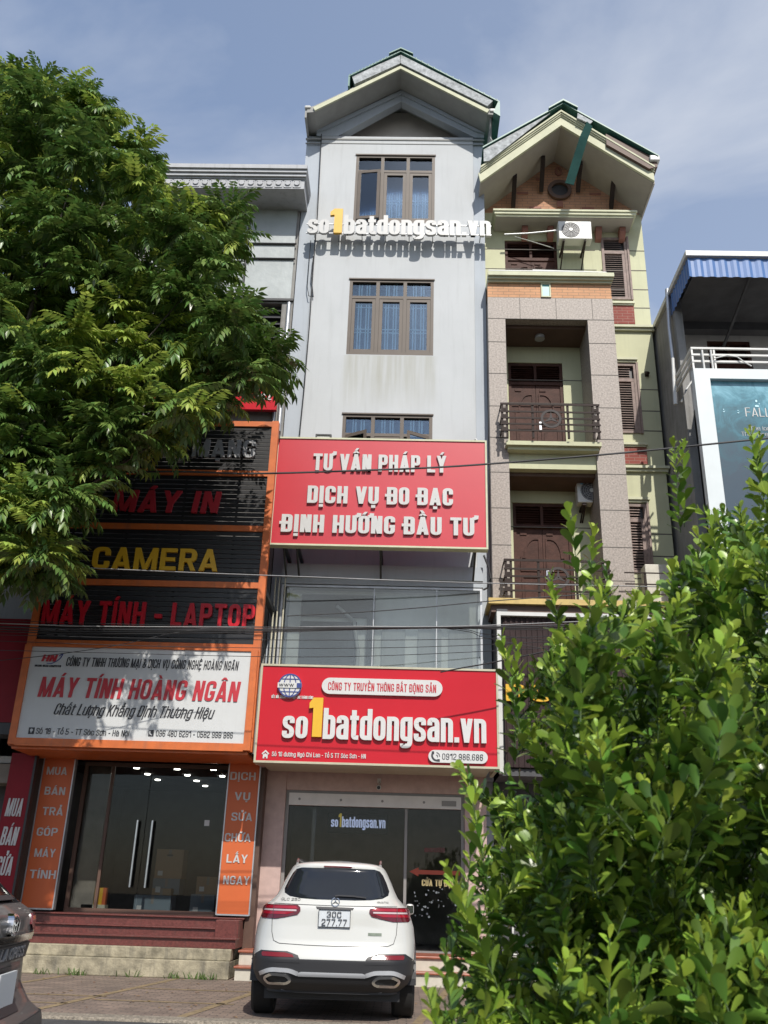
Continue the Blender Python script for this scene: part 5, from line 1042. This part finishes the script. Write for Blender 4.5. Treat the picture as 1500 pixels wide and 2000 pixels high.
for sg in (-1, 1): loc(S.patch([(.635, min(sg * .42, sg * .78), max(sg * .42, sg * .78)), (.66, min(sg * .44, sg * .79), max(sg * .44, sg * .79)), (.678, min(sg * .52, sg * .78), max(sg * .52, sg * .78))], .022), 'reflector', 'reflector', bmp)
rw = S.patch([(1.222, -.22, .22), (1.230, -.40, .40), (1.248, -.53, .53), (1.285, -.60, .60), (1.33, -.61, .61), (1.42, -.575, .575), (1.50, -.535, .535), (1.545, -.495, .495), (1.562, -.43, .43)], .006, 20)
rwo = loc(rw, 'rear_window', 'car_glass', suv, smooth=60)
loc(S.line([(-.01, 1.262), (.03, 1.268), (.20, 1.265), (.345, 1.252)], .016, .03), 'wiper', 'car_black', rwo)
loc(S.patch([(1.571, -.16, .16), (1.586, -.165, .165)], .012), 'brake_light', 'lamp_dark_red', suv)
for sg in (-1, 1):
    f = lambda rows: [(z, min(sg * a, sg * c), max(sg * a, sg * c)) for z, a, c in rows]
    tl = loc(S.patch(f([(1.012, .66, .835), (1.03, .56, .862), (1.06, .415, .866), (1.10, .385, .862), (1.135, .39, .85), (1.158, .42, .825)]), .012, 18), 'tail_light', 'lamp_dark_red', suv, smooth=60)
    loc(S.patch(f([(1.118, .41, .845), (1.146, .44, .825)]), .016, 16), 'lens', 'lamp_red', tl); loc(S.patch(f([(1.058, .54, .855), (1.088, .44, .856)]), .016, 16), 'lens', 'lamp_red', tl)
    loc(S.patch(f([(1.093, .43, .848), (1.110, .43, .846)]), .017, 16), 'reverse_strip', 'lamp_clear', tl); loc(S.line([(sg * .70, 1.02), (sg * .70, 1.155)], .006, .018), 'lamp_seam', 'seam', tl)
    loc(S.patch(f([(1.575, .47, .50), (1.60, .45, .48)]), .006), 'spoiler_edge', 'car_white', suv)
    # chrome exhaust trims
    ex = [(.44, .405), (.50, .455), (.66, .462), (.745, .42), (.70, .365), (.49, .37)]; ex = [(sg * a, z) for a, z in ex]
    t_ = loc(S.wrap(MB().ribbon(rd(ex, .03, True), .028, .028, -.035, .02, True)), 'exhaust_trim', 'chrome', bmp); loc(S.wrap(MB().prism([(sg * .46, .405), (sg * .505, .44), (sg * .655, .447), (sg * .725, .418), (sg * .69, .38), (sg * .50, .385)], -.016, .0), 0), 'exhaust', 'black_paint', t_)
    loc(S.line(rd([(sg * .37, .472), (sg * .46, .503), (sg * .68, .508), (sg * .80, .455)], .06), .042, .026), 'skid_trim', 'skid_metal', bmp)
    mrr = MB(); mrr.box(sg * .89, sg * 1.0, 2.86, 3.02, 1.05, 1.19); mo = loc(mrr, 'mirror', 'car_white', suv, bevel=.035); loc(MB().box(sg * .90, sg * .99, 2.852, 2.859, 1.075, 1.17), 'mirror_glass', 'chrome', mo); loc(MB().box(sg * .84, sg * .95, 2.9, 2.98, 1.04, 1.08), 'mirror_arm', 'car_black', mo)
    rr = MB(); rr.tube([(sg * .50, .80, 1.61), (sg * .50, .86, 1.645), (sg * .51, 1.0, 1.665), (sg * .51, 2.4, 1.675), (sg * .50, 2.6, 1.62)], .018); loc(rr, 'roof_rail', 'steel', suv, smooth=50)
    wa = MB()
    for yw_ in (.90, 3.78):
        k = 20; wa.add([(sg * .935, yw_ + .43 * math.cos(math.pi * i / k), .36 + .43 * math.sin(math.pi * i / k)) for i in range(k + 1)] + [(sg * .80, yw_ + .43 * math.cos(math.pi * i / k), .36 + .43 * math.sin(math.pi * i / k)) for i in range(k + 1)] + [(sg * .935, yw_ + .37 * math.cos(math.pi * i / k), .36 + .37 * math.sin(math.pi * i / k)) for i in range(k + 1)],
            [(i, i + 1, k + 2 + i, k + 1 + i) for i in range(k)] + [(i + 1, i, 2 * k + 2 + i, 2 * k + 3 + i) for i in range(k)])
    loc(wa, 'wheel_arch', 'car_black', suv)
    sw = MB(); zz = np.linspace(1.20, 1.52, 8)
    V = [((S.par(z)[0] + .004) * sg, y, z) for z in zz for y in np.linspace(.85 + (z - 1.2) * .9, 2.75 - (z - 1.2) * 1.2, 8)]; sw.add(V, [(i * 8 + j, i * 8 + j + 1, (i + 1) * 8 + j + 1, (i + 1) * 8 + j) for i in range(7) for j in range(7)]); loc(sw, 'side_window', 'car_glass', suv, smooth=True)
for x in (-.80, .80):
    for y in (.90, 3.78): wheel(suv, x, y)
loc(S.line([(-.705, 1.01), (-.695, .88), (-.665, .79), (-.60, .765), (-.3, .755), (0, .752), (.3, .755), (.60, .765), (.665, .79), (.695, .88), (.705, 1.01)], .006), 'tailgate_seam', 'seam', suv)
loc(S.line([(-.70, 1.168), (-.35, 1.163), (0, 1.16), (.35, 1.163), (.70, 1.168)], .007), 'tailgate_crease', 'seam', suv)
loc(S.patch([(.448, -.36, .36), (.47, -.41, .41), (.494, -.33, .33)], .022, 20), 'skid_trim', 'skid_metal', bmp)
loc(S.patch([(1.122, -.20, .20), (1.148, -.215, .215)], .005), 'handle', 'car_black', suv)  # dark strip painted in for the shadow of the tailgate handle
pt = loc(S.wrap(MB().box(-.175, .175, -.02, .02, .945, 1.118)), 'number_plate', 'plate_white', suv)
for v in pt.data.vertices: v.co.y = min(v.co.y, .085) if v.co.y < .1 else v.co.y
def ontop(mb, y): mb.v = [(v[0], y + v[1], v[2]) for v in mb.v]; return mb
pf = loc(ontop(MB().frame(-.178, .178, .942, 1.121, .004, -.004, .03), .078), 'plate_frame', 'car_black', pt)
loc(lettering('30C', -.085, .075, 1.042, .06, 0, '', mb=MB(), depth=.003, tv=.12, th=.11, W=.62, gap=.17) and ontop(lettering('30C', -.085, .075, 1.042, .06, 0, '', mb=MB(), depth=.003, tv=.12, th=.11, W=.62, gap=.17), .0745), 'lettering', 'text_black', pt)
loc(ontop(lettering('277.77', -.14, .14, .958, .066, 0, '', mb=MB(), depth=.003, tv=.12, th=.11, W=.62, gap=.17), .0745), 'lettering', 'text_black', pt)
loc(S.wrap(lettering('GLC 250', -.625, -.40, 1.20, .028, 0, '', mb=MB(), depth=.006, tv=.14, th=.14, W=.9, gap=.2)), 'badge', 'badge_grey', suv)
loc(S.wrap(lettering('4MATIC', .47, .60, 1.20, .018, 0, '', mb=MB(), depth=.006, tv=.16, th=.14, W=.9, gap=.2)), 'badge', 'badge_grey', suv)
b = MB(); b.ring((0, 1.20), .044, .010, -.014, .01, 28)
for t in (90, 210, 330): b.prism([(.042 * math.cos(R(t)), 1.20 + .042 * math.sin(R(t))), (.008 * math.cos(R(t + 60)), 1.20 + .008 * math.sin(R(t + 60))), (.008 * math.cos(R(t - 60)), 1.20 + .008 * math.sin(R(t - 60)))], -.012 - t * 1e-6, .01)
b = S.wrap(b); loc(b, 'emblem', 'chrome', suv)
loc(S.patch([(.865, .38, .53), (.895, .38, .53)], .004), 'sticker', M('sticker_green', (.14, .17, .13), .5, var=.3, vs=30), suv)
loc(MB().box(-.75, .75, .35, 4.2, .20, .34), 'underbody', 'car_black', suv); loc(MB().box(-.55, .55, .16, .35, .30, .335), 'lower_skid', 'cable_grey', bmp)

br = thing('brown_crossover', 'dark brown crossover at the left edge seen from behind, lettered CROSS on the tailgate', 'car', (-1.83, 5.05, -.02)); br.rotation_euler.z = R(98)
B = Car([(.30, .76, .12, .2, 4.3), (.40, .87, .03, .26, 4.4), (.52, .91, .0, .3, 4.44), (.66, .915, .01, .32, 4.44), (.70, .885, .07, .3, 4.42), (.80, .86, .13, .3, 4.4), (.93, .875, .14, .3, 4.36), (1.06, .905, .12, .3, 4.2), (1.14, .91, .12, .3, 3.6), (1.17, .88, .16, .28, 3.5), (1.22, .82, .24, .26, 3.4), (1.30, .78, .33, .24, 3.2), (1.45, .70, .47, .22, 2.9), (1.56, .64, .54, .2, 2.7), (1.61, .60, .48, .2, 2.5), (1.65, .50, .52, .18, 2.3), (1.69, .28, .85, .1, 1.9), (1.70, .12, 1.0, .05, 1.7)], .05)
loc(B.loft(.30, 1.70, True), 'body', 'car_brown', br, smooth=50)
loc(B.patch([(.42, -.84, .84), (.52, -.88, .88), (.66, -.885, .885)], .012, 24), 'rear_bumper', 'car_black', br, smooth=50)
rw = loc(B.patch([(1.20, -.62, .62), (1.25, -.70, .70), (1.45, -.60, .60), (1.55, -.53, .53)], .006, 20), 'rear_window', 'car_glass', br, smooth=60); loc(B.line([(0, 1.22), (.4, 1.225)], .02, .03), 'wiper', 'car_black', rw)
for sg in (-1, 1):
    f = lambda rows: [(z, min(sg * a, sg * c), max(sg * a, sg * c)) for z, a, c in rows]
    loc(B.patch(f([(1.05, .60, .893), (1.09, .50, .897), (1.145, .52, .89)]), .012, 14), 'tail_light', 'lamp_dark_red', br, smooth=60)
    loc(MB().box(sg * .92, sg * 1.05, 2.75, 2.9, 1.05, 1.18), 'mirror', 'car_brown', br, bevel=.03)
    V = [((B.par(z)[0] + .004) * sg, y, z) for z in np.linspace(1.2, 1.54, 8) for y in np.linspace(.9 + (z - 1.2), 2.75 - (z - 1.2), 8)]; loc(MB().add(V, [(i * 8 + j, i * 8 + j + 1, (i + 1) * 8 + j + 1, (i + 1) * 8 + j) for i in range(7) for j in range(7)]), 'side_window', 'car_glass', br, smooth=True)
for x in (-.79, .79):
    for y in (.86, 3.5): wheel(br, x, y)
loc(B.patch([(1.015, -.55, .55), (1.05, -.57, .57)], .022, 16), 'garnish', 'chrome', br)
loc(B.patch([(.925, -.62, .62), (1.0, -.63, .63)], .010, 16), 'lettering_band', 'car_black', br)
loc(B.wrap(lettering('COROLLA CROSS', -.44, .44, .935, .055, 0, '', mb=MB(), depth=.016, tv=.16, th=.16, W=.75, gap=.25)), 'lettering', 'silver_letter', br)
b = MB(); b.ring((0, 1.10), .047, .011, -.03, .01, 28, sx=1.42); b.ring((0, 1.10), .042, .009, -.028, .01, 24, sx=.55); b.ring((0, 1.122), .022, .008, -.0265, .01, 20, sx=2.1); loc(B.wrap(b), 'emblem', 'chrome', br)
loc(B.patch([(.70, -.22, .22), (.90, -.24, .24)], .006, 10), 'plate_recess', 'car_black', br)
loc(MB().box(-.165, .165, .085, .10, .72, .885), 'number_plate', 'plate_white', br); loc(MB().box(-.75, .75, .3, 4, .2, .32), 'underbody', 'car_black', br)

# ------------------------------------------------------------------ foliage
M('leaf_dark', (.095, .178, .04), .34, var=.05, isl=.8, trans=.25, spec=.6); M('leaf_young_lit', (.29, .39, .075), .42, var=.05, isl=.6, trans=.35, spec=.35)
M('bush_dark', (.10, .198, .03), .30, var=.05, isl=.9, trans=.22, spec=.5); M('bush_young', (.28, .42, .055), .34, var=.05, isl=.6, trans=.35, spec=.45)
M('bark', (.06, .05, .04), .9, var=.3, vs=8, bump=.6, bs=25); M('twig', (.04, .07, .018), .8, var=.2)
def inside(p, poly):
    c = False; x, y = p
    for i in range(len(poly)):
        (x0, y0), (x1, y1) = poly[i - 1], poly[i]
        if (y0 > y) != (y1 > y) and x < (x1 - x0) * (y - y0) / (y1 - y0) + x0: c = not c
    return c
def bulk(name, mats, V, F, mi, parent):
    me = bpy.data.meshes.new(name); me.vertices.add(len(V)); me.vertices.foreach_set('co', V.astype(np.float32).ravel())
    k = F.shape[1]; me.loops.add(F.size); me.loops.foreach_set('vertex_index', F.astype(np.int32).ravel()); me.polygons.add(len(F)); me.polygons.foreach_set('loop_start', np.arange(len(F), dtype=np.int32) * k); me.polygons.foreach_set('loop_total', np.full(len(F), k, np.int32))
    for m_ in mats: me.materials.append(MAT[m_])
    me.polygons.foreach_set('material_index', mi.astype(np.int32)); me.polygons.foreach_set('use_smooth', np.ones(len(F), bool)); me.update(calc_edges=True)
    o = bpy.data.objects.new(name, me); COL.objects.link(o); o.parent = parent; return o
def frames(d, upv):
    d = d / np.linalg.norm(d, axis=1, keepdims=True); s = np.cross(d, upv); s /= np.linalg.norm(s, axis=1, keepdims=True) + 1e-9; return d, s, np.cross(s, d)
# --- the leafy street tree: drooping feather leaves in clumps
def frond(droop, n=7):
    V = []; F = []
    pos = lambda s: np.array([s * (1 - .15 * droop * s), 0, .12 * s - droop * .75 * s ** 2])
    for i in range(n * 2 + 1):
        if i == 2 * n: s, side = 1.0, 0
        else: s, side = .16 + .80 * (i // 2) / (n - 1), (1 if i % 2 else -1)
        p = pos(s); tgt = pos(s + .02) - pos(s - .02); tgt /= np.linalg.norm(tgt)
        ln = .36 * (1 - .25 * abs(s - .55)) * rng.uniform(.85, 1.1); wd = ln * .19
        d = tgt * (.55 if side else 1) + np.array([0, side * .85, 0]) + np.array([0, 0, -.3 - .75 * droop * s * rng.uniform(.5, 1.5)]); d /= np.linalg.norm(d)
        nrm = np.cross(d, np.array([0, 1, .0]) if not side else tgt * side); nrm /= np.linalg.norm(nrm); nrm = nrm if nrm[2] > 0 else -nrm; sd_ = np.cross(nrm, d)
        o = len(V); dn = np.array([0, 0, -ln * .12])
        V += [p, p + d * ln * .45 + sd_ * wd + nrm * wd * .3, p + d * ln * .5, p + d * ln * .45 - sd_ * wd + nrm * wd * .3, p + d * ln + dn]
        F += [(o, o + 2, o + 1), (o, o + 3, o + 2), (o + 1, o + 2, o + 4), (o + 2, o + 3, o + 4)]
    return np.array(V), np.array(F)
FR = [frond(d) for d in (.25, .4, .55, .7, .85, 1.0)]
poly = [(-380, 60), (0, 108), (55, 118), (75, 110), (120, 165), (160, 135), (230, 172), (240, 250), (298, 245), (312, 340), (395, 385), (445, 350), (478, 415), (500, 500), (478, 560), (512, 590), (535, 650), (588, 700), (580, 745), (545, 775), (490, 800), (455, 830), (345, 868), (330, 915), (305, 880), (265, 905), (215, 950), (205, 1000), (150, 1015), (150, 1060), (178, 1130), (165, 1185), (80, 1165), (30, 1160), (-60, 1190), (-380, 1150)]
tree = thing('street_tree', 'large leafy street tree with drooping feather leaves covering the left shop house', 'tree', (-7.6, 13.4, 0))
cen = []
for y0, y1, md, cnt in ((12.2, 13.0, 66, 150), (13.2, 13.9, 62, 150), (14.0, 14.7, 62, 130)):
    got = []
    for _ in range(9000):
        p = (rng.uniform(-330, 570), rng.uniform(120, 1170))
        if len(got) >= cnt: break
        if any((p[0] - g[0]) ** 2 + (p[1] - g[1]) ** 2 < md * md for g in got): continue
        if all(inside((p[0] + a, p[1] + c), poly) for a, c in ((58, 0), (-30, 0), (0, -52), (0, 62))): got.append(p); cen.append(at(p[0], p[1], rng.uniform(y0, y1)))
for p in ((65, 170), (155, 200), (200, 225), (260, 300), (380, 430), (440, 410), (525, 705), (505, 690), (450, 470), (310, 860), (250, 860), (92, 1090), (85, 1115), (50, 1110), (130, 940), (480, 620), (20, 170)): cen.append(at(p[0], p[1], 13.3))
VV, FF, MI = [], [], []; off = 0
for c in cen:
    c = np.array(c); young = rng.random() < .42; h0 = rng.uniform(0, 2 * math.pi)
    for k in range(int(rng.integers(26, 38))):
        az = h0 + rng.uniform(0, 2 * math.pi); el = rng.uniform(-.45, 1.15); d = np.array([math.cos(az) * math.cos(el), math.sin(az) * math.cos(el), math.sin(el)])
        v, f = FR[int(rng.integers(0, 6))]; s = rng.uniform(.40, .60); hx = np.array([math.cos(az), math.sin(az), 0]); sx_ = np.array([-math.sin(az), math.cos(az), 0]); ca, sa = math.cos(el * .8), math.sin(el * .8)
        X = hx * ca + np.array([0, 0, 1]) * sa; Z = -hx * sa + np.array([0, 0, 1]) * ca
        base = c + rng.normal(0, .10, 3); w_ = base + s * (v[:, :1] * X + v[:, 1:2] * sx_ + v[:, 2:3] * Z)
        VV.append(w_); FF.append(f + off); off += len(v); MI.append(np.full(len(f), 1 if (young and el > .1 and rng.random() < .75) or rng.random() < .04 else 0))  # young leaf tone favours upward fronds, painting sunlit tops into the clumps
V = np.concatenate(VV) - np.array(tree.location); bulk('crown', ['leaf_dark', 'leaf_young_lit'], V, np.concatenate(FF), np.concatenate(MI), tree)
b = MB(); b.tube([(-7.6, 13.4, -.1), (-7.55, 13.4, 1.5), (-7.4, 13.42, 3.4), (-7.2, 13.45, 5.0)], .26, 12, r1=.19); b.build('trunk', 'bark', tree, smooth=60)
b = MB()
for i, c in enumerate(cen[::4]):
    a = Vector((-7.2, 13.45, 4.9)); c = Vector(c); mid = a.lerp(c, .5) + Vector((0, 0, .35 if c.z > 6 else .8)); b.tube([a, a.lerp(mid, .5) + Vector((.1 * math.sin(i), .1 * math.cos(i), 0)), mid, mid.lerp(c, .6), c], .045, 6, r1=.008)
b.build('limb', 'bark', tree, smooth=60)
# --- the clipped bush close to the camera: upright shoots with rounded leaves
T = np.array([(0, .0), (.22, .20), (.5, .40), (.75, .5), (.92, .40), (1.0, .10)])
LV = []; LF = []
for i, (y, hw) in enumerate(T):
    bend = -.16 * y * y
    for sd_ in (-1, 0, 1): LV.append((sd_ * hw * .46, y, bend + (.10 * hw if sd_ else 0)))
for i in range(5):
    for j in (0, 1): LF.append((i * 3 + j, i * 3 + j + 1, i * 3 + 4 + j, i * 3 + 3 + j))
LV = np.array(LV); LF = np.array(LF)
bpoly = [(1900, 800), (1500, 846), (1478, 850), (1462, 838), (1448, 870), (1440, 960), (1415, 985), (1385, 1000), (1372, 950), (1350, 890), (1330, 858), (1308, 868), (1308, 960), (1318, 1040), (1300, 1100), (1262, 1160), (1215, 1150), (1180, 1100), (1150, 1020), (1112, 990), (1094, 1012), (1118, 1090), (1110, 1150), (1075, 1205), (1030, 1260), (985, 1240), (975, 1290), (1000, 1345), (985, 1400), (985, 1450), (985, 1540), (920, 1515), (893, 1550), (925, 1640), (905, 1690), (878, 1700), (900, 1760), (915, 1800), (885, 1830), (850, 1850), (868, 1885), (830, 1925), (850, 1985), (850, 2350), (1900, 2350)]
bush = thing('bush', 'dense green bush with rounded glossy leaves filling the lower right', 'bush', (1.1, 2.6, -.02))
sh = []; holes = [(rng.uniform(900, 1500), rng.uniform(1250, 1980), rng.uniform(30, 60)) for _ in range(20)]
for px, py, Y, lx in ((1112, 988, 2.5, -.05), (1315, 858, 2.6, .0), (1334, 860, 2.7, .1), (1465, 838, 2.3, -.05), (1484, 850, 2.6, .1), (980, 1240, 2.3, -.15), (1010, 1262, 2.4, .05), (912, 1512, 2.1, -.2), (930, 1540, 2.3, .1), (872, 1688, 1.95, -.45), (893, 1735, 2.0, -.35), (880, 1828, 2.0, -.05), (868, 1850, 1.9, -.12), (832, 1925, 1.85, -.3), (850, 1940, 1.9, -.1), (1160, 1030, 2.7, .1), (1185, 1100, 2.5, 0), (1385, 1005, 2.5, -.1), (1412, 990, 2.7, .1), (1075, 1120, 2.6, -.1), (1240, 1165, 2.4, -.1), (1310, 1105, 2.6, 0)):
    sh.append((np.array(at(px, py, Y)), np.array([lx, rng.uniform(-.1, .1), 1.0]), rng.uniform(.28, .42)))
while len(sh) < 2000:
    p = (rng.uniform(840, 1800), rng.uniform(850, 2300))
    if (p[0] > 1560 and rng.random() < .55) or (p[0] < 1090 and p[1] < 1500 and rng.random() < .6): continue
    if all(inside((p[0] + a, p[1] + c), bpoly) for a, c in ((48, 10), (-48, 10), (0, -12), (-30, 60))):
        Y = 1.75 + 1.5 * rng.uniform() ** .9
        if Y < 3.12 and any((p[0] - h[0]) ** 2 + (p[1] - h[1]) ** 2 < h[2] ** 2 for h in holes): continue
        lean = (-.35 if p[0] < 1050 else 0) + rng.normal(0, .58)
        c0 = np.array(at(p[0], p[1], Y)); ly = rng.normal(-.15, .35); hgt = rng.uniform(.12, .34)
        for _ in range(4):
            o_ = rng.normal(0, 1, 3) * np.array([.045, .045, .03]); sh.append((c0 + o_, np.array([lean + o_[0] * 9, ly + o_[1] * 9, 1.0]), hgt * rng.uniform(.7, 1.1)))
while len(sh) < 2550:
    p = (rng.uniform(840, 1700), rng.uniform(1000, 2300))
    if all(inside((p[0] + a, p[1] + c), bpoly) for a, c in ((110, 10), (-110, 10), (0, -40), (-90, 60))):
        sh.append((np.array(at(p[0], p[1], rng.uniform(3.1, 3.6))), np.array([rng.normal(0, .6), rng.normal(0, .5), 1.0]), rng.uniform(.2, .36)))
VV, FF, MI = [], [], []; off = 0; tw_ = MB()
for tip, d, ln in sh:
    d = d / np.linalg.norm(d); n_ = max(12, int(ln / .0088)); base = tip - d * ln; tw_.tube([base, base + d * ln * .5, tip], .0017, 5, r1=.001)
    ph = rng.uniform(0, 6.28); a = np.cross(d, [0, 1, 0]); a /= np.linalg.norm(a); c = np.cross(d, a); yg = rng.random() < .72
    for i in range(n_):
        t = (i + .5) / n_; ph += 2.4 + rng.normal(0, .15); rad = a * math.cos(ph) + c * math.sin(ph); be = R(56 - 36 * t ** 1.3) + rng.normal(0, .14)
        dd = d * math.cos(be) + rad * math.sin(be); sdv = np.cross(dd, d); sdv /= np.linalg.norm(sdv) + 1e-9; sdv = sdv + rng.normal(0, .22, 3); nv = np.cross(sdv, dd); nv /= np.linalg.norm(nv); sdv = np.cross(dd, nv)
        L_n = (.049 - .016 * max(0, t - .6) / .4) * rng.uniform(.6, 1.25) * (.7 if t > .93 else 1); L_w = L_n * rng.uniform(.88, 1.12)
        VV.append(base + d * ln * t + LV[:, :1] * sdv * L_w + LV[:, 1:2] * dd * L_n + LV[:, 2:3] * nv * L_n * rng.uniform(.3, 1.4)); FF.append(LF + off); off += len(LV)
        MI.append(np.full(len(LF), 1 if (t > .62 and yg) or (rng.random() < .07) else 0))
V = np.concatenate(VV) - np.array(bush.location); bulk('foliage', ['bush_dark', 'bush_young'], V, np.concatenate(FF), np.concatenate(MI), bush)
for i in range(26): x, y = rng.uniform(.45, 1.9), rng.uniform(2.75, 3.3); tw_.tube([(1.1 + (x - 1.1) * .5, 2.6 + (y - 2.6) * .5, -.1), (x, y, .7), (x + rng.normal(0, .1), y, 1.5)], .014, 6, r1=.005)
tw_.build('stem', 'twig', bush)
# weeds and leaf litter at the foot of the plinth
g = MB()
for cx, n_ in ((-5.05, 26), (-3.05, 34), (-3.5, 14), (-5.6, 10), (-4.2, 8)):
    for i in range(n_):
        x, y = cx + random.gauss(0, .10), 16.05 - abs(random.gauss(0, .03)); h = random.uniform(.04, .13); lx, ly = random.gauss(0, .05), -abs(random.gauss(0, .04)); g.add([(x - .008, y, 0), (x + .008, y, 0), (x + lx * .6 + .006, y + ly * .6, h * .7), (x + lx, y + ly, h), (x + lx * .6 - .006, y + ly * .6, h * .7)], [(0, 1, 2, 3, 4)])
tag(g.build('grass', M('weed', (.07, .13, .03), .6, isl=.6, var=.05)), kind='stuff')
g = MB()
for i in range(110):
    x, y, a, s = random.uniform(-6, 1.2), random.uniform(11.4, 16), random.uniform(0, 6.3), random.uniform(.02, .05); c, q = math.cos(a) * s, math.sin(a) * s; g.add([(x - c, y - q, .008), (x + q * .4, y - c * .4, .014), (x + c, y + q, .01), (x - q * .4, y + c * .4, .016)], [(0, 1, 2, 3)])
tag(g.build('leaf_litter', M('dry_leaf', (.20, .13, .05), .8, isl=.8, var=.05)), kind='stuff')

# ------------------------------------------------------------------ overhead wires
def wire(name, label, pts, r, Y=13.7, mat='rubber_cable', group=None, both=True):
    P = [at(x, y, Y) for x, y in pts]
    if both:
        a, b = np.array(P[0]), np.array(P[1]); P = [tuple(a + (a - b) / np.linalg.norm(a - b) * 9)] + P; a, b = np.array(P[-1]), np.array(P[-2]); P.append(tuple(a + (a - b) / np.linalg.norm(a - b) * 9))
    # smooth the polyline
    Q = []
    for i in range(len(P) - 1):
        p0, p1, p2, p3 = [np.array(P[max(0, min(len(P) - 1, i + k))]) for k in (-1, 0, 1, 2)]
        for j in range(8): t = j / 8; Q.append(tuple(.5 * (2 * p1 + (p2 - p0) * t + (2 * p0 - 5 * p1 + 4 * p2 - p3) * t * t + (3 * p1 - p0 - 3 * p2 + p3) * t ** 3)))
    Q.append(P[-1]); o = MB().tube(Q, r, 6).build(name, mat, smooth=60); return tag(o, label, 'cable', group)
wire('power_cable', 'thick black cable rising to the right across the three line red sign', [(0, 928), (320, 921), (490, 925), (700, 919), (900, 910), (1200, 886), (1500, 856)], .016)
wire('thin_wire', 'thin grey wire crossing the word CAMERA and the foot of the three line sign', [(0, 1100), (66, 1104), (320, 1116), (580, 1126), (950, 1139), (1500, 1150)], .008, mat='cable_grey')
for i, (d, r, lab) in enumerate(((0, .011, 'top black cable of the bundle over the glazed first floor'), (3, .010, 'second black cable of the bundle over the glazed first floor'), (6, .008, 'third black cable of the bundle over the glazed first floor'), (-4, .008, 'pale cable just above the black cable bundle'))):
    wire('bundle_cable', lab, [(0, 1224 + d * 1.6), (160, 1229 + d * 1.5), (490, 1229 + d), (700, 1226 + d * .6), (870, 1225 + d * .3), (1100, 1221 + d * 1.4), (1500, 1205 + d * 2)], r, 13.6 + .04 * i, 'cable_grey' if d < 0 else 'rubber_cable', 'cable bundle across the shops')
for i, pts in enumerate(([(0, 1240), (300, 1247), (600, 1250), (950, 1247), (1500, 1225)], [(0, 1252), (300, 1262), (650, 1266), (950, 1259), (1500, 1230)], [(0, 1270), (200, 1275), (600, 1283), (950, 1272), (1500, 1240)], [(0, 1212), (200, 1218), (500, 1224), (870, 1227), (960, 1240), (1200, 1262)], [(860, 1226), (920, 1235), (966, 1250), (1200, 1290)])):
    wire('thin_wire', ('thin sagging wire just under the black bundle', 'thin sagging wire second under the black bundle', 'lowest thin wire sagging close above the website sign', 'thin wire joining the black bundle from the upper left', 'thin wire leaving the black bundle towards the bush')[i], pts, .005, 13.5 + .05 * i, group='thin wires under the bundle', both=i < 4)
wire('service_wire', 'short dark wire running up across the first floor glass', [(560, 1203), (697, 1196), (820, 1187), (946, 1175), (1150, 1160)], .009, 15.2, both=False)
wire('service_wire', 'dark wire rising over the top edge of the website sign', [(860, 1313), (900, 1305), (966, 1293), (1150, 1255)], .012, 15.2, both=False)
wire('service_wire', 'thin wire slanting over the white company sign', [(0, 1290), (110, 1278), (230, 1260), (330, 1238), (420, 1224)], .006, 14.6, both=False)
